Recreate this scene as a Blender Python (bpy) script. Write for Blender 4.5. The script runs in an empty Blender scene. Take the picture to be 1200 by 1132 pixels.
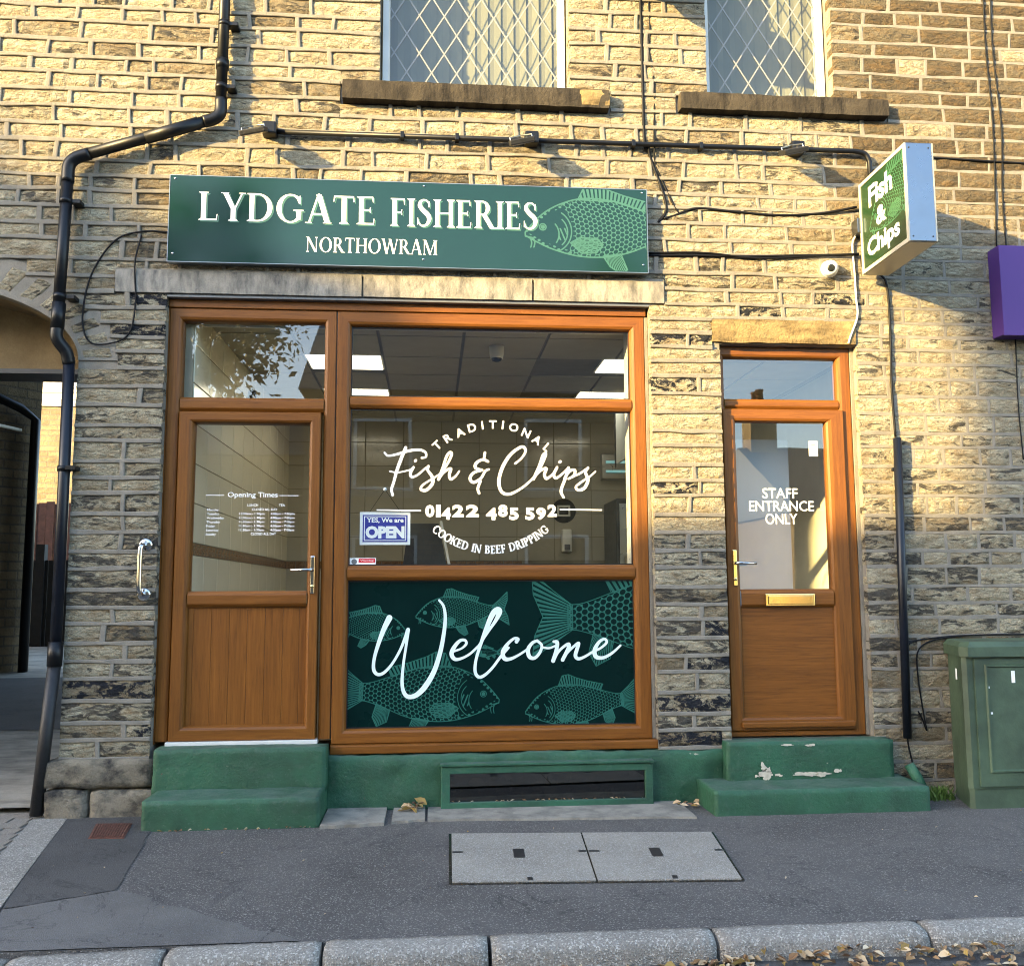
import bpy, bmesh, math, random
import numpy as np
from mathutils import Vector, Matrix, noise
random.seed(7); np.random.seed(7)
rad = math.radians
S = bpy.context.scene
COL = S.collection

# ------------------------------------------------------------------ camera
cam_d = bpy.data.cameras.new('camera'); cam = bpy.data.objects.new('camera', cam_d); COL.objects.link(cam)
PITCH, YAW, ROLL = 0.1130313, 0.0856350, -0.0048212
CAM = Vector((0, -5.8, 1.29))
def cam_axes():
    cp, sp, cy, sy, cr, sr = math.cos(PITCH), math.sin(PITCH), math.cos(YAW), math.sin(YAW), math.cos(ROLL), math.sin(ROLL)
    f = Vector((sy*cp, cy*cp, sp)); r = Vector((cy, -sy, 0)); u = r.cross(f)
    return r*cr + u*sr, u*cr - r*sr, f
_r, _u, _f = cam_axes()
cam.matrix_world = Matrix(((_r.x, _u.x, -_f.x, CAM.x), (_r.y, _u.y, -_f.y, CAM.y), (_r.z, _u.z, -_f.z, CAM.z), (0, 0, 0, 1)))
cam_d.sensor_width = 36; cam_d.sensor_fit = 'HORIZONTAL'; cam_d.lens = 33.0
cam_d.clip_start = 0.05; cam_d.clip_end = 2000
S.camera = cam
# ------------------------------------------------------------------ sky, sun, exposure
SUN_TO = Vector((-1.70, -1.0, 0.52)).normalized()
elev = math.asin(SUN_TO.z); azim = math.atan2(SUN_TO.x, SUN_TO.y)
W = bpy.data.worlds.new('World'); S.world = W; W.use_nodes = True
wn = W.node_tree.nodes; wl = W.node_tree.links
sky = wn.new('ShaderNodeTexSky'); sky.sky_type = 'NISHITA'; sky.sun_disc = False
sky.sun_elevation = elev; sky.sun_rotation = azim; sky.altitude = 250; sky.air_density = 1.0; sky.dust_density = 1.6; sky.ozone_density = 1.0
wl.new(sky.outputs[0], wn['Background'].inputs[0]); wn['Background'].inputs[1].default_value = 0.15
sd = bpy.data.lights.new('sun', 'SUN'); sd.energy = 3.0; sd.angle = rad(0.53); sd.color = (1.0, 0.71, 0.27)
sun = bpy.data.objects.new('sun', sd); COL.objects.link(sun)
sun.rotation_euler = (-SUN_TO).to_track_quat('-Z', 'Y').to_euler()
S.view_settings.view_transform = 'Standard'; S.view_settings.look = 'None'
S.view_settings.exposure = 2.98; S.view_settings.gamma = 1.0; S.view_settings.use_curve_mapping = False
S.render.engine = 'CYCLES'; S.cycles.use_denoising = True; S.cycles.denoiser = 'OPENIMAGEDENOISE'; S.cycles.denoising_input_passes = 'RGB_ALBEDO_NORMAL'; S.cycles.denoising_prefilter = 'ACCURATE'; S.cycles.filter_width = 1.0
S.cycles.max_bounces = 10; S.cycles.transparent_max_bounces = 16; S.cycles.diffuse_bounces = 5; S.cycles.glossy_bounces = 5
S.cycles.sample_clamp_indirect = 6.0; S.cycles.caustics_reflective = False; S.cycles.caustics_refractive = False

# ------------------------------------------------------------------ materials
class NT:
    def __init__(s, name):
        s.m = bpy.data.materials.new(name); s.m.use_nodes = True; s.t = s.m.node_tree; s.n = s.t.nodes; s.l = s.t.links
        s.b = s.n['Principled BSDF']; s.out = s.n['Material Output']; s.obj = None
    def add(s, typ, **kw):
        n = s.n.new(typ)
        for k, v in kw.items(): setattr(n, k, v)
        return n
    def coord(s, scale=(1, 1, 1), kind='Object'):
        if s.obj is None: s.obj = s.add('ShaderNodeTexCoord')
        mp = s.add('ShaderNodeMapping'); mp.inputs['Scale'].default_value = scale
        s.l.new(s.obj.outputs[kind], mp.inputs[0]); return mp.outputs[0]
    def noise(s, scale, detail=4, rough=0.55, vec=None, dist=0.0):
        n = s.add('ShaderNodeTexNoise'); n.inputs['Scale'].default_value = scale; n.inputs['Detail'].default_value = detail
        n.inputs['Roughness'].default_value = rough; n.inputs['Distortion'].default_value = dist
        s.l.new(vec if vec is not None else s.coord(), n.inputs['Vector']); return n.outputs['Fac']
    def ramp(s, fac, stops):
        r = s.add('ShaderNodeValToRGB'); el = r.color_ramp.elements
        while len(el) < len(stops): el.new(0.5)
        for e, (p, c) in zip(el, stops):
            e.position = p; e.color = (c, c, c, 1) if isinstance(c, (int, float)) else (*c, 1)
        s.l.new(fac, r.inputs[0]); return r.outputs[0]
    def mix(s, fac, a, b, mode='MIX'):
        n = s.add('ShaderNodeMix', data_type='RGBA', blend_type=mode)
        for i, v in ((0, fac), (6, a), (7, b)):
            if isinstance(v, (int, float)): n.inputs[i].default_value = v if i == 0 else (v, v, v, 1)
            elif isinstance(v, tuple): n.inputs[i].default_value = (*v, 1)
            else: s.l.new(v, n.inputs[i])
        return n.outputs[2]
    def math(s, op, a, b=0.0, clamp=False):
        n = s.add('ShaderNodeMath', operation=op, use_clamp=clamp)
        for i, v in ((0, a), (1, b)):
            if isinstance(v, (int, float)): n.inputs[i].default_value = v
            else: s.l.new(v, n.inputs[i])
        return n.outputs[0]
    def set(s, key, v):
        i = s.b.inputs[key]
        if isinstance(v, tuple): i.default_value = (*v, 1) if len(v) == 3 else v
        elif isinstance(v, (int, float)): i.default_value = v
        else: s.l.new(v, i)
        return s
    def bump(s, h, dist=0.01, strength=1.0):
        n = s.add('ShaderNodeBump'); n.inputs['Distance'].default_value = dist; n.inputs['Strength'].default_value = strength
        s.l.new(h, n.inputs['Height']); s.l.new(n.outputs[0], s.b.inputs['Normal']); return s

M = {}
def plain(name, col, rough=0.5, metal=0.0, var=0.12, vscale=6, bump=0.0, bscale=60, spec=None):
    t = NT(name)
    f = t.noise(vscale, 5)
    lo = tuple(c*(1-var) for c in col); hi = tuple(min(1, c*(1+var)) for c in col)
    t.set('Base Color', t.ramp(f, [(0.3, lo), (0.7, hi)])); t.set('Metallic', metal)
    t.set('Roughness', t.math('ADD', t.math('MULTIPLY', t.noise(vscale*3, 3), 0.16), rough-0.08))
    if spec is not None: t.set('Specular IOR Level', spec)
    if bump: t.bump(t.noise(bscale, 5), bump)
    M[name] = t.m; return t.m
def emis(name, col, strength):
    t = NT(name); t.set('Base Color', (0.8, 0.8, 0.8)); t.set('Emission Color', col); t.set('Emission Strength', strength); M[name] = t.m
def glass(name, base=0.05, tint=(0.93, 0.96, 0.95)):
    t = NT(name); t.n.remove(t.b)
    lw = t.add('ShaderNodeLayerWeight'); lw.inputs[0].default_value = 0.5
    p5 = t.math('POWER', lw.outputs['Facing'], 4.0)
    fac = t.math('ADD', t.math('MULTIPLY', p5, 1-base), base, True)
    tr = t.add('ShaderNodeBsdfTransparent'); tr.inputs[0].default_value = (*tint, 1)
    gl = t.add('ShaderNodeBsdfGlossy'); gl.inputs['Roughness'].default_value = 0.008; gl.inputs[0].default_value = (1, 1, 1, 1)
    bp = t.add('ShaderNodeBump'); bp.inputs['Distance'].default_value = 0.0012; bp.inputs['Strength'].default_value = 0.35
    t.l.new(t.noise(2.2, 1), bp.inputs['Height']); t.l.new(bp.outputs[0], gl.inputs['Normal'])
    mx = t.add('ShaderNodeMixShader'); t.l.new(fac, mx.inputs[0]); t.l.new(tr.outputs[0], mx.inputs[1]); t.l.new(gl.outputs[0], mx.inputs[2])
    t.l.new(mx.outputs[0], t.out.inputs[0]); M[name] = t.m

def stone_mat(name, pal, soot_gain=1.0):
    t = NT(name)
    at = t.add('ShaderNodeAttribute', attribute_name='tint'); sp = t.add('ShaderNodeSeparateColor'); t.l.new(at.outputs['Color'], sp.inputs[0])
    R, G, B = sp.outputs
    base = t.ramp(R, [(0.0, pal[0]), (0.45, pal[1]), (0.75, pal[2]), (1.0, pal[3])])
    big = t.noise(7, 5, 0.6, t.coord((1, 1, 1.6)))
    base = t.mix(0.55, base, t.ramp(big, [(0.25, 0.66), (0.5, 0.92), (0.78, 1.12)]), 'MULTIPLY')
    iron = t.noise(11, 6, 0.65, t.coord((0.8, 1, 2.2)), 0.6)
    base = t.mix(t.math('MULTIPLY', t.ramp(iron, [(0.45, 0.0), (0.66, 1.0)]), 0.62), base, (0.20, 0.125, 0.055))
    crk = t.noise(19, 9, 0.75, t.coord((0.6, 1, 1.8)), 1.4)
    base = t.mix(t.ramp(crk, [(0.478, 0.0), (0.5, 0.85), (0.522, 0.0)]), base, (0.10, 0.07, 0.04))
    fine = t.noise(150, 4, 0.7)
    base = t.mix(0.45, base, t.ramp(fine, [(0.28, 0.45), (0.5, 0.95), (0.72, 1.25)]), 'MULTIPLY')
    # soot crust: patches with ragged edges, how much of it is set stone by stone
    so = t.noise(13, 8, 0.68, t.coord((0.55, 1, 1.7)), 0.9)
    th = t.math('SUBTRACT', 0.70, t.math('MULTIPLY', G, 0.235*soot_gain))
    sfac = t.math('MULTIPLY', t.math('SUBTRACT', so, th), 16.0, True)
    sm = t.ramp(t.noise(60, 5, 0.7), [(0.3, (0.024, 0.023, 0.022)), (0.75, (0.095, 0.086, 0.072))])
    base = t.mix(t.math('MULTIPLY', sfac, 0.92, True), base, sm)
    # black painted / blackened stones
    bfac = t.math('MULTIPLY', t.math('SUBTRACT', B, 0.5), 40.0, True)
    pe = t.math('MULTIPLY', t.math('SUBTRACT', t.noise(15, 8, 0.72, t.coord((0.7, 1, 1.2)), 0.6), 0.47), 22.0, True)
    base = t.mix(t.math('MULTIPLY', bfac, pe), base, (0.018, 0.020, 0.026))
    t.set('Base Color', base); t.set('Roughness', 0.92); t.set('Specular IOR Level', 0.2)
    h1 = t.noise(26, 7, 0.62, t.coord((0.75, 1, 1.35)), 0.5); h2 = t.noise(120, 5, 0.7)
    hh = t.math('ADD', t.math('MULTIPLY', h1, 1.0), t.math('MULTIPLY', h2, 0.20))
    hh = t.math('SUBTRACT', hh, t.math('MULTIPLY', sfac, 0.10))
    t.bump(hh, 0.055, 1.0); M[name] = t.m
stone_mat('sandstone', [(0.50, 0.452, 0.325), (0.42, 0.374, 0.262), (0.28, 0.238, 0.160), (0.078, 0.062, 0.040)])
stone_mat('far_stone', [(0.36, 0.28, 0.16), (0.33, 0.26, 0.16), (0.26, 0.21, 0.13), (0.15, 0.12, 0.08)])

t = NT('mortar')
c = t.ramp(t.noise(9, 6, 0.6), [(0.3, (0.180, 0.163, 0.134)), (0.7, (0.255, 0.235, 0.198))])
c = t.mix(0.5, c, t.ramp(t.noise(180, 3, 0.7), [(0.3, 0.7), (0.7, 1.2)]), 'MULTIPLY')
t.set('Base Color', c).set('Roughness', 0.95).set('Specular IOR Level', 0.15); t.bump(t.noise(70, 6, 0.7), 0.006); M['mortar'] = t.m

def dressed(name, c0, c1, streak, sc=(9, 1, 0.7), b=0.006):
    t = NT(name)
    c = t.ramp(t.noise(5, 6, 0.6), [(0.3, c0), (0.7, c1)])
    st = t.noise(3.0, 7, 0.66, t.coord(sc))
    c = t.mix(t.ramp(st, [(0.44, 0.0), (0.66, 0.95)]), c, streak)
    c = t.mix(0.4, c, t.ramp(t.noise(130, 4, 0.7), [(0.3, 0.65), (0.7, 1.2)]), 'MULTIPLY')
    t.set('Base Color', c).set('Roughness', 0.9).set('Specular IOR Level', 0.2); t.bump(t.noise(45, 7, 0.7), b); M[name] = t.m
dressed('lintel_stone', (0.22, 0.205, 0.175), (0.34, 0.315, 0.27), (0.10, 0.097, 0.09), (5, 1, 1.6))
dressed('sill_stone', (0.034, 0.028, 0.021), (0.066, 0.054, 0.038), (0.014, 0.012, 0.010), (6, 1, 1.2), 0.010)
dressed('door_lintel_stone', (0.24, 0.17, 0.078), (0.32, 0.235, 0.11), (0.10, 0.07, 0.033), (1.4, 1, 5), 0.012)
dressed('slab_stone', (0.24, 0.22, 0.185), (0.33, 0.30, 0.25), (0.15, 0.14, 0.12), (2, 2, 2), 0.005)
dressed('plinth_stone', (0.20, 0.175, 0.13), (0.33, 0.29, 0.22), (0.030, 0.030, 0.031), (2.6, 1, 3.4), 0.03)
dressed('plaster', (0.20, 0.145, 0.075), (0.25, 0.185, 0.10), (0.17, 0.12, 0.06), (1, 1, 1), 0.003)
dressed('concrete', (0.27, 0.245, 0.20), (0.38, 0.345, 0.285), (0.17, 0.155, 0.13), (0.7, 2, 1), 0.006)

def oak(name, sc, long_axis):
    t = NT(name)
    warp = t.noise(2.0, 3, 0.5, t.coord(tuple(v*0.06 for v in sc)))
    g1 = t.noise(1.0, 7, 0.62, t.coord(sc), 0.7)
    g2 = t.noise(1.0, 5, 0.7, t.coord(tuple(v*3.2 for v in sc)))
    c = t.ramp(g1, [(0.22, (0.105, 0.035, 0.006)), (0.48, (0.170, 0.060, 0.009)), (0.78, (0.235, 0.088, 0.014))])
    c = t.mix(t.ramp(g2, [(0.56, 0.0), (0.72, 0.55)]), c, (0.055, 0.018, 0.004))
    c = t.mix(0.5, c, t.ramp(warp, [(0.3, 0.72), (0.7, 1.2)]), 'MULTIPLY')
    t.set('Base Color', c); t.set('Roughness', t.math('ADD', t.math('MULTIPLY', g2, 0.2), 0.32)); t.set('Specular IOR Level', 0.28)
    t.bump(g2, 0.0006); M[name] = t.m
oak('oak_upright', (70, 70, 3.2), 2); oak('oak_rail', (3.2, 70, 70), 0)
OAK = None

def paint_green(name, col, chips=True):
    t = NT(name)
    c = t.ramp(t.noise(4, 6, 0.6), [(0.3, tuple(v*0.72 for v in col)), (0.7, tuple(min(1, v*1.22) for v in col))])
    c = t.mix(t.ramp(t.noise(22, 7, 0.7, t.coord((1, 1, 1))), [(0.55, 0.0), (0.8, 0.6)]), c, (0.10, 0.13, 0.10))
    sep = t.add('ShaderNodeSeparateXYZ'); geo = t.add('ShaderNodeNewGeometry'); t.l.new(geo.outputs['Normal'], sep.inputs[0])
    tread = t.math('MULTIPLY', t.math('SUBTRACT', sep.outputs[2], 0.6), 2.5, True)       # trodden upper faces: dust and scuffs
    sc_ = t.ramp(t.noise(7, 8, 0.7), [(0.38, 0.15), (0.68, 0.75)])
    c = t.mix(t.math('MULTIPLY', tread, sc_), c, (0.11, 0.15, 0.125))
    c = t.mix(t.ramp(t.noise(2.5, 8, 0.72, t.coord((1, 1, 2.5)), 0.5), [(0.50, 0.0), (0.66, 0.55)]), c, tuple(v*0.42 for v in col))
    c = t.mix(t.ramp(t.noise(70, 5, 0.7), [(0.62, 0.0), (0.72, 0.5)]), c, (0.16, 0.19, 0.16))
    t.set('Roughness', t.math('ADD', t.math('MULTIPLY', t.noise(30, 4), 0.3), 0.50))
    if chips:
        ch = t.noise(9, 9, 0.72, t.coord((0.8, 1, 1.3)), 0.4)
        f = t.math('MULTIPLY', t.math('SUBTRACT', ch, 0.675), 60.0, True)
        c = t.mix(f, c, (0.44, 0.38, 0.28))
        r2 = t.noise(14, 6, 0.7, t.coord((1, 1, 1.2)), 0.2)
        c = t.mix(t.math('MULTIPLY', t.math('SUBTRACT', r2, 0.70), 14.0, True), c, (0.16, 0.05, 0.04))
    t.set('Base Color', c); t.bump(t.noise(40, 7, 0.68), 0.007); M[name] = t.m
paint_green('green_masonry_paint', (0.017, 0.082, 0.040))
paint_green('green_frame_paint', (0.018, 0.090, 0.048), False)

def asphalt(name, col, speck, sc=230, amt=0.62):
    t = NT(name)
    c = t.ramp(t.noise(1.6, 6, 0.6), [(0.3, tuple(v*0.8 for v in col)), (0.7, tuple(v*1.2 for v in col))])
    vo = t.add('ShaderNodeTexVoronoi'); vo.inputs['Scale'].default_value = sc; t.l.new(t.coord(), vo.inputs['Vector'])
    sepc = t.add('ShaderNodeSeparateColor'); t.l.new(vo.outputs['Color'], sepc.inputs[0])
    c = t.mix(t.ramp(sepc.outputs[0], [(amt, 0.0), (amt+0.02, 0.4), (1.0, 1.0)]), c, speck)
    c = t.mix(t.ramp(sepc.outputs[1], [(0.0, 0.5), (0.5, 0.0)]), c, tuple(v*0.45 for v in col))
    c = t.mix(t.ramp(t.noise(5, 7, 0.7), [(0.60, 0.0), (0.75, 0.5)]), c, tuple(v*0.6 for v in col))
    if name.startswith('asphalt') or name.startswith('road'):
        ck_ = t.noise(1.3, 8, 0.6, None, 0.8); c = t.mix(t.ramp(ck_, [(0.494, 0.0), (0.5, 0.8), (0.506, 0.0)]), c, (0.03, 0.03, 0.03))
        gum = t.add('ShaderNodeTexVoronoi'); gum.inputs['Scale'].default_value = 3.1; t.l.new(t.coord(), gum.inputs['Vector'])
        c = t.mix(t.ramp(gum.outputs['Distance'], [(0.035, 0.75), (0.06, 0.0)]), c, tuple(v*0.45 for v in col))
        c = t.mix(t.ramp(t.noise(0.9, 5, 0.65), [(0.42, 0.0), (0.72, 0.55)]), c, tuple(v*1.55 for v in col))
    t.set('Base Color', c).set('Roughness', 0.88).set('Specular IOR Level', 0.3)
    t.bump(t.math('ADD', vo.outputs['Distance'], t.math('MULTIPLY', t.noise(260, 4, 0.7), 0.6)), 0.004); M[name] = t.m
asphalt('asphalt', (0.096, 0.089, 0.083), (0.30, 0.285, 0.26), 210, 0.84)
asphalt('asphalt_smooth', (0.082, 0.077, 0.072), (0.13, 0.13, 0.14), 260, 0.86)
asphalt('asphalt_pale', (0.132, 0.124, 0.115), (0.17, 0.17, 0.18), 260, 0.84)
asphalt('road_asphalt', (0.055, 0.057, 0.063), (0.19, 0.19, 0.20), 150, 0.78)
asphalt('granite', (0.245, 0.225, 0.195), (0.48, 0.45, 0.40), 170, 0.72)
asphalt('cover_concrete', (0.29, 0.265, 0.225), (0.46, 0.45, 0.42), 240, 0.72)
asphalt('block_paving', (0.26, 0.225, 0.185), (0.36, 0.33, 0.29), 240, 0.8)

plain('black_plastic', (0.0045, 0.005, 0.0065), 0.40, var=0.3, vscale=9, spec=0.3)
plain('black_iron', (0.009, 0.009, 0.010), 0.55, var=0.4, vscale=25, bump=0.002)
plain('blueblack_plastic', (0.004, 0.006, 0.012), 0.38, var=0.3, spec=0.35)
plain('cable_black', (0.005, 0.005, 0.006), 0.6, spec=0.2)
plain('cable_white', (0.62, 0.60, 0.54), 0.5)
plain('cream_scar', (0.50, 0.45, 0.36), 0.9, var=0.2, vscale=40)
plain('white_plastic', (0.74, 0.74, 0.71), 0.32, var=0.04)
plain('white_upvc', (0.60, 0.60, 0.57), 0.30, var=0.05)
plain('chrome', (0.55, 0.55, 0.54), 0.14, metal=1.0, var=0.03)
plain('brass', (0.83, 0.66, 0.30), 0.16, metal=1.0, var=0.04)
plain('alloy', (0.20, 0.22, 0.25), 0.30, metal=1.0, var=0.03)
plain('edge_alloy', (0.22, 0.25, 0.27), 0.4, metal=0.8, var=0.04)
plain('cream_metal', (0.42, 0.39, 0.31), 0.4, var=0.04)
plain('sign_green', (0.0035, 0.025, 0.017), 0.11, var=0.05, vscale=2, spec=0.40)
plain('panel_green', (0.0010, 0.0125, 0.0115), 0.30, var=0.10, vscale=2, spec=0.12)
plain('box_sign_green', (0.010, 0.032, 0.013), 0.25, var=0.25, vscale=3)
plain('fish_green', (0.036, 0.115, 0.080), 0.35, var=0.05)
plain('fish_dark_green', (0.022, 0.112, 0.088), 0.4, var=0.12, vscale=8, spec=0.15)
plain('fish_box_green', (0.03, 0.10, 0.055), 0.3, var=0.1)
plain('letter_cream', (0.84, 0.81, 0.72), 0.35, var=0.02)
plain('letter_white', (0.86, 0.87, 0.85), 0.4, var=0.02)
plain('letter_pale', (0.70, 0.80, 0.80), 0.35, var=0.03)
plain('open_blue', (0.025, 0.035, 0.30), 0.3, var=0.05)
plain('sticker_red', (0.55, 0.02, 0.03), 0.4, var=0.04)
plain('purple_sign', (0.072, 0.032, 0.175), 0.35, var=0.01, spec=0.2)
plain('lead_grey', (0.16, 0.165, 0.17), 0.45, metal=0.4, var=0.1)
plain('lead_white', (0.22, 0.22, 0.21), 0.45, var=0.04)
plain('blind_cloth', (0.28, 0.265, 0.185), 0.85, var=0.06, vscale=3)
plain('cabinet_green', (0.046, 0.074, 0.042), 0.55, var=0.45, vscale=4, bump=0.002, bscale=40)
plain('rust', (0.115, 0.042, 0.026), 0.9, var=0.35, vscale=40, bump=0.006, bscale=120)
plain('dark_void', (0.015, 0.017, 0.016), 0.25, var=0.6, vscale=9)
plain('dark_metal', (0.02, 0.02, 0.022), 0.35, var=0.3)
plain('steel', (0.45, 0.45, 0.44), 0.3, metal=1.0, var=0.08)
plain('tile_darkened', (0.40, 0.38, 0.32), 0.14, var=0.06, vscale=2)  # tile darkened in colour so the back of the shop looks dimmer
plain('tile_lightened', (0.80, 0.75, 0.60), 0.14, var=0.05, vscale=2)  # same tile lightened so the left wall looks better lit
plain('tile_band', (0.20, 0.11, 0.055), 0.25, var=0.5, vscale=60)
plain('grout', (0.27, 0.24, 0.18), 0.9)
plain('ceiling_tile', (0.42, 0.39, 0.31), 0.9, var=0.05, bump=0.002, bscale=200)
plain('ceiling_bar', (0.20, 0.185, 0.15), 0.5)
plain('wall_paint', (0.70, 0.66, 0.55), 0.8, var=0.04)
plain('floor_tile', (0.18, 0.13, 0.09), 0.4, var=0.15)
plain('board_grey', (0.60, 0.64, 0.64), 0.5, var=0.03)
plain('slate', (0.05, 0.052, 0.06), 0.6, var=0.3, vscale=12)
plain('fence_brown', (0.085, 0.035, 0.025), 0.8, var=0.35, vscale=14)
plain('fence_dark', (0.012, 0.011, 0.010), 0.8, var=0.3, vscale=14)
plain('cladding_white', (0.66, 0.62, 0.55), 0.6, var=0.05)
plain('bark', (0.075, 0.055, 0.038), 0.9, var=0.3, vscale=14, bump=0.01)
plain('weed_green', (0.07, 0.13, 0.018), 0.7, var=0.4, vscale=40)
plain('terrain', (0.10, 0.11, 0.06), 0.95, var=0.4, vscale=0.3)
plain('curtain', (0.35, 0.33, 0.28), 0.9)
emis('light_panel', (1.0, 0.89, 0.66), 0.95)
emis('fly_killer_glow', (0.15, 0.75, 0.80), 0.05)
glass('window_glass', 0.085); glass('leaded_glass', 0.045, (0.72, 0.76, 0.78)); glass('staff_glass', 0.11, (0.86, 0.90, 0.90)); glass('dull_glass', 0.10, (0.30, 0.32, 0.30))
t = NT('dead_leaf'); at = t.add('ShaderNodeAttribute', attribute_name='tint'); t.l.new(at.outputs['Color'], t.b.inputs['Base Color']); t.set('Roughness', 0.8); M['dead_leaf'] = t.m
t = NT('leaf_green'); at = t.add('ShaderNodeAttribute', attribute_name='tint'); t.l.new(at.outputs['Color'], t.b.inputs['Base Color']); t.set('Roughness', 0.6); M['leaf_green'] = t.m

# ------------------------------------------------------------------ mesh helpers
def link(o, parent=None, label=None, cat=None, group=None, kind=None):
    COL.objects.link(o)
    if parent is not None: o.parent = parent
    if label: o['label'] = label
    if cat: o['category'] = cat
    if group: o['group'] = group
    if kind: o['kind'] = kind
    return o
def empty(name, loc, label, cat, group=None):
    o = bpy.data.objects.new(name, None); o.location = loc; o.empty_display_size = 0.1
    return link(o, None, label, cat, group)

class MB:
    def __init__(s): s.v = []; s.f = []; s.mi = []; s.tint = []; s.smooth = False
    def add(s, vs, fs, mi=0, tint=None):
        o = len(s.v); s.v += [tuple(v) for v in vs]; s.f += [tuple(i+o for i in f) for f in fs]; s.mi += [mi]*len(fs)
        s.tint += [tint or (0.5, 0.2, 0)]*len(vs); return s
    def box(s, x0, x1, y0, y1, z0, z1, mi=0, ch=0.0, tint=None):
        if ch <= 0:
            vs = [(x0,y0,z0),(x1,y0,z0),(x1,y1,z0),(x0,y1,z0),(x0,y0,z1),(x1,y0,z1),(x1,y1,z1),(x0,y1,z1)]
            return s.add(vs, [(0,3,2,1),(4,5,6,7),(0,1,5,4),(1,2,6,5),(2,3,7,6),(3,0,4,7)], mi, tint)
        bm = bmesh.new(); bmesh.ops.create_cube(bm, size=1.0)
        for v in bm.verts: v.co = Vector((x0+(v.co.x+.5)*(x1-x0), y0+(v.co.y+.5)*(y1-y0), z0+(v.co.z+.5)*(z1-z0)))
        bmesh.ops.bevel(bm, geom=bm.edges[:], offset=ch, segments=2, profile=0.6, affect='EDGES')
        bm.verts.index_update(); s.add([v.co[:] for v in bm.verts], [[v.index for v in f.verts] for f in bm.faces], mi, tint); bm.free(); return s
    def tube(s, pts, r, n=8, cap=True, mi=0):
        pts = [Vector(p) for p in pts]; rs = r if isinstance(r, (list, tuple)) else [r]*len(pts)
        vs = []; fs = []; prev = None
        for i, p in enumerate(pts):
            d = (pts[min(i+1, len(pts)-1)] - pts[max(i-1, 0)]).normalized()
            if prev is None:
                a = d.cross(Vector((0.13, 0.27, 0.95)));
                if a.length < 1e-3: a = d.cross(Vector((1, 0, 0)))
            else: a = prev - d*prev.dot(d)
            a.normalize(); b = d.cross(a); prev = a
            for k in range(n):
                th = 2*math.pi*k/n; vs.append(p + (a*math.cos(th) + b*math.sin(th))*rs[i])
        for i in range(len(pts)-1):
            for k in range(n): fs.append((i*n+k, i*n+(k+1)%n, (i+1)*n+(k+1)%n, (i+1)*n+k))
        if cap: fs.append(tuple(range(n-1, -1, -1))); fs.append(tuple((len(pts)-1)*n+k for k in range(n)))
        return s.add(vs, fs, mi)
    def lathe(s, c, axis, prof, n=24, mi=0):   # prof: list of (along, radius)
        c = Vector(c); d = Vector(axis).normalized(); a = d.cross(Vector((0.3, 0.5, 0.81))).normalized(); b = d.cross(a); vs = []; fs = []
        for (h, r) in prof:
            for k in range(n):
                th = 2*math.pi*k/n; vs.append(c + d*h + (a*math.cos(th)+b*math.sin(th))*r)
        for i in range(len(prof)-1):
            for k in range(n): fs.append((i*n+k, i*n+(k+1)%n, (i+1)*n+(k+1)%n, (i+1)*n+k))
        fs.append(tuple(range(n-1, -1, -1))); fs.append(tuple((len(prof)-1)*n+k for k in range(n)))
        return s.add(vs, fs, mi)
    def ring(s, x0, x1, z0, z1, prof, widths=(1, 1, 1, 1), mi_h=1, mi_v=0):
        """mitred rectangular frame; prof = (inset, y); widths scale the inset of left, right, bottom, top"""
        n = len(prof); vs = []
        wl_, wr_, wb_, wt_ = widths
        for (d, y) in prof: vs += [(x0+d*wl_, y, z0+d*wb_), (x1-d*wr_, y, z0+d*wb_), (x1-d*wr_, y, z1-d*wt_), (x0+d*wl_, y, z1-d*wt_)]
        for side in range(4):
            fs = []
            for i in range(n-1):
                a = i*4+side; b = i*4+(side+1) % 4; fs.append((a, b, b+4, a+4))
            o = vs; s.add(o, fs, mi_h if side in (0, 2) else mi_v)
        return s
    def prism(s, poly, y0, y1, mi=0):     # polygon in x,z extruded along y
        n = len(poly); vs = [(x, y0, z) for x, z in poly] + [(x, y1, z) for x, z in poly]
        return s.add(vs, [tuple(range(n)), tuple(range(2*n-1, n-1, -1))] + [(i, (i+1) % n, n+(i+1) % n, n+i) for i in range(n)], mi)
    def slab(s, poly, z0, z1, mi=0):      # polygon in x,y extruded along z
        n = len(poly); vs = [(x, y, z0) for x, y in poly] + [(x, y, z1) for x, y in poly]
        return s.add(vs, [tuple(range(n-1, -1, -1)), tuple(range(n, 2*n))] + [(i, (i+1) % n, n+(i+1) % n, n+i) for i in range(n)], mi)
    def rough_box(s, x0, x1, y0, y1, z0, z1, r=0.012, amp=0.005, cell=0.05, freq=9, mi=0):
        bm = bmesh.new()
        nx, ny, nz = [max(2, int(round(d/cell))) for d in (x1-x0, y1-y0, z1-z0)]
        def face(o, a, b, na, nb):
            g = [[bm.verts.new(o + a*(i/na) + b*(j/nb)) for j in range(nb+1)] for i in range(na+1)]
            for i in range(na):
                for j in range(nb): bm.faces.new((g[i][j], g[i+1][j], g[i+1][j+1], g[i][j+1]))
        X = Vector((x1-x0, 0, 0)); Y = Vector((0, y1-y0, 0)); Z = Vector((0, 0, z1-z0)); o = Vector((x0, y0, z0))
        face(o, X, Z, nx, nz); face(o+Y, Z, X, nz, nx); face(o, Z, Y, nz, ny); face(o+X, Y, Z, ny, nz); face(o+Z, X, Y, nx, ny); face(o, Y, X, ny, nx)
        bmesh.ops.remove_doubles(bm, verts=bm.verts[:], dist=1e-5)
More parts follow.
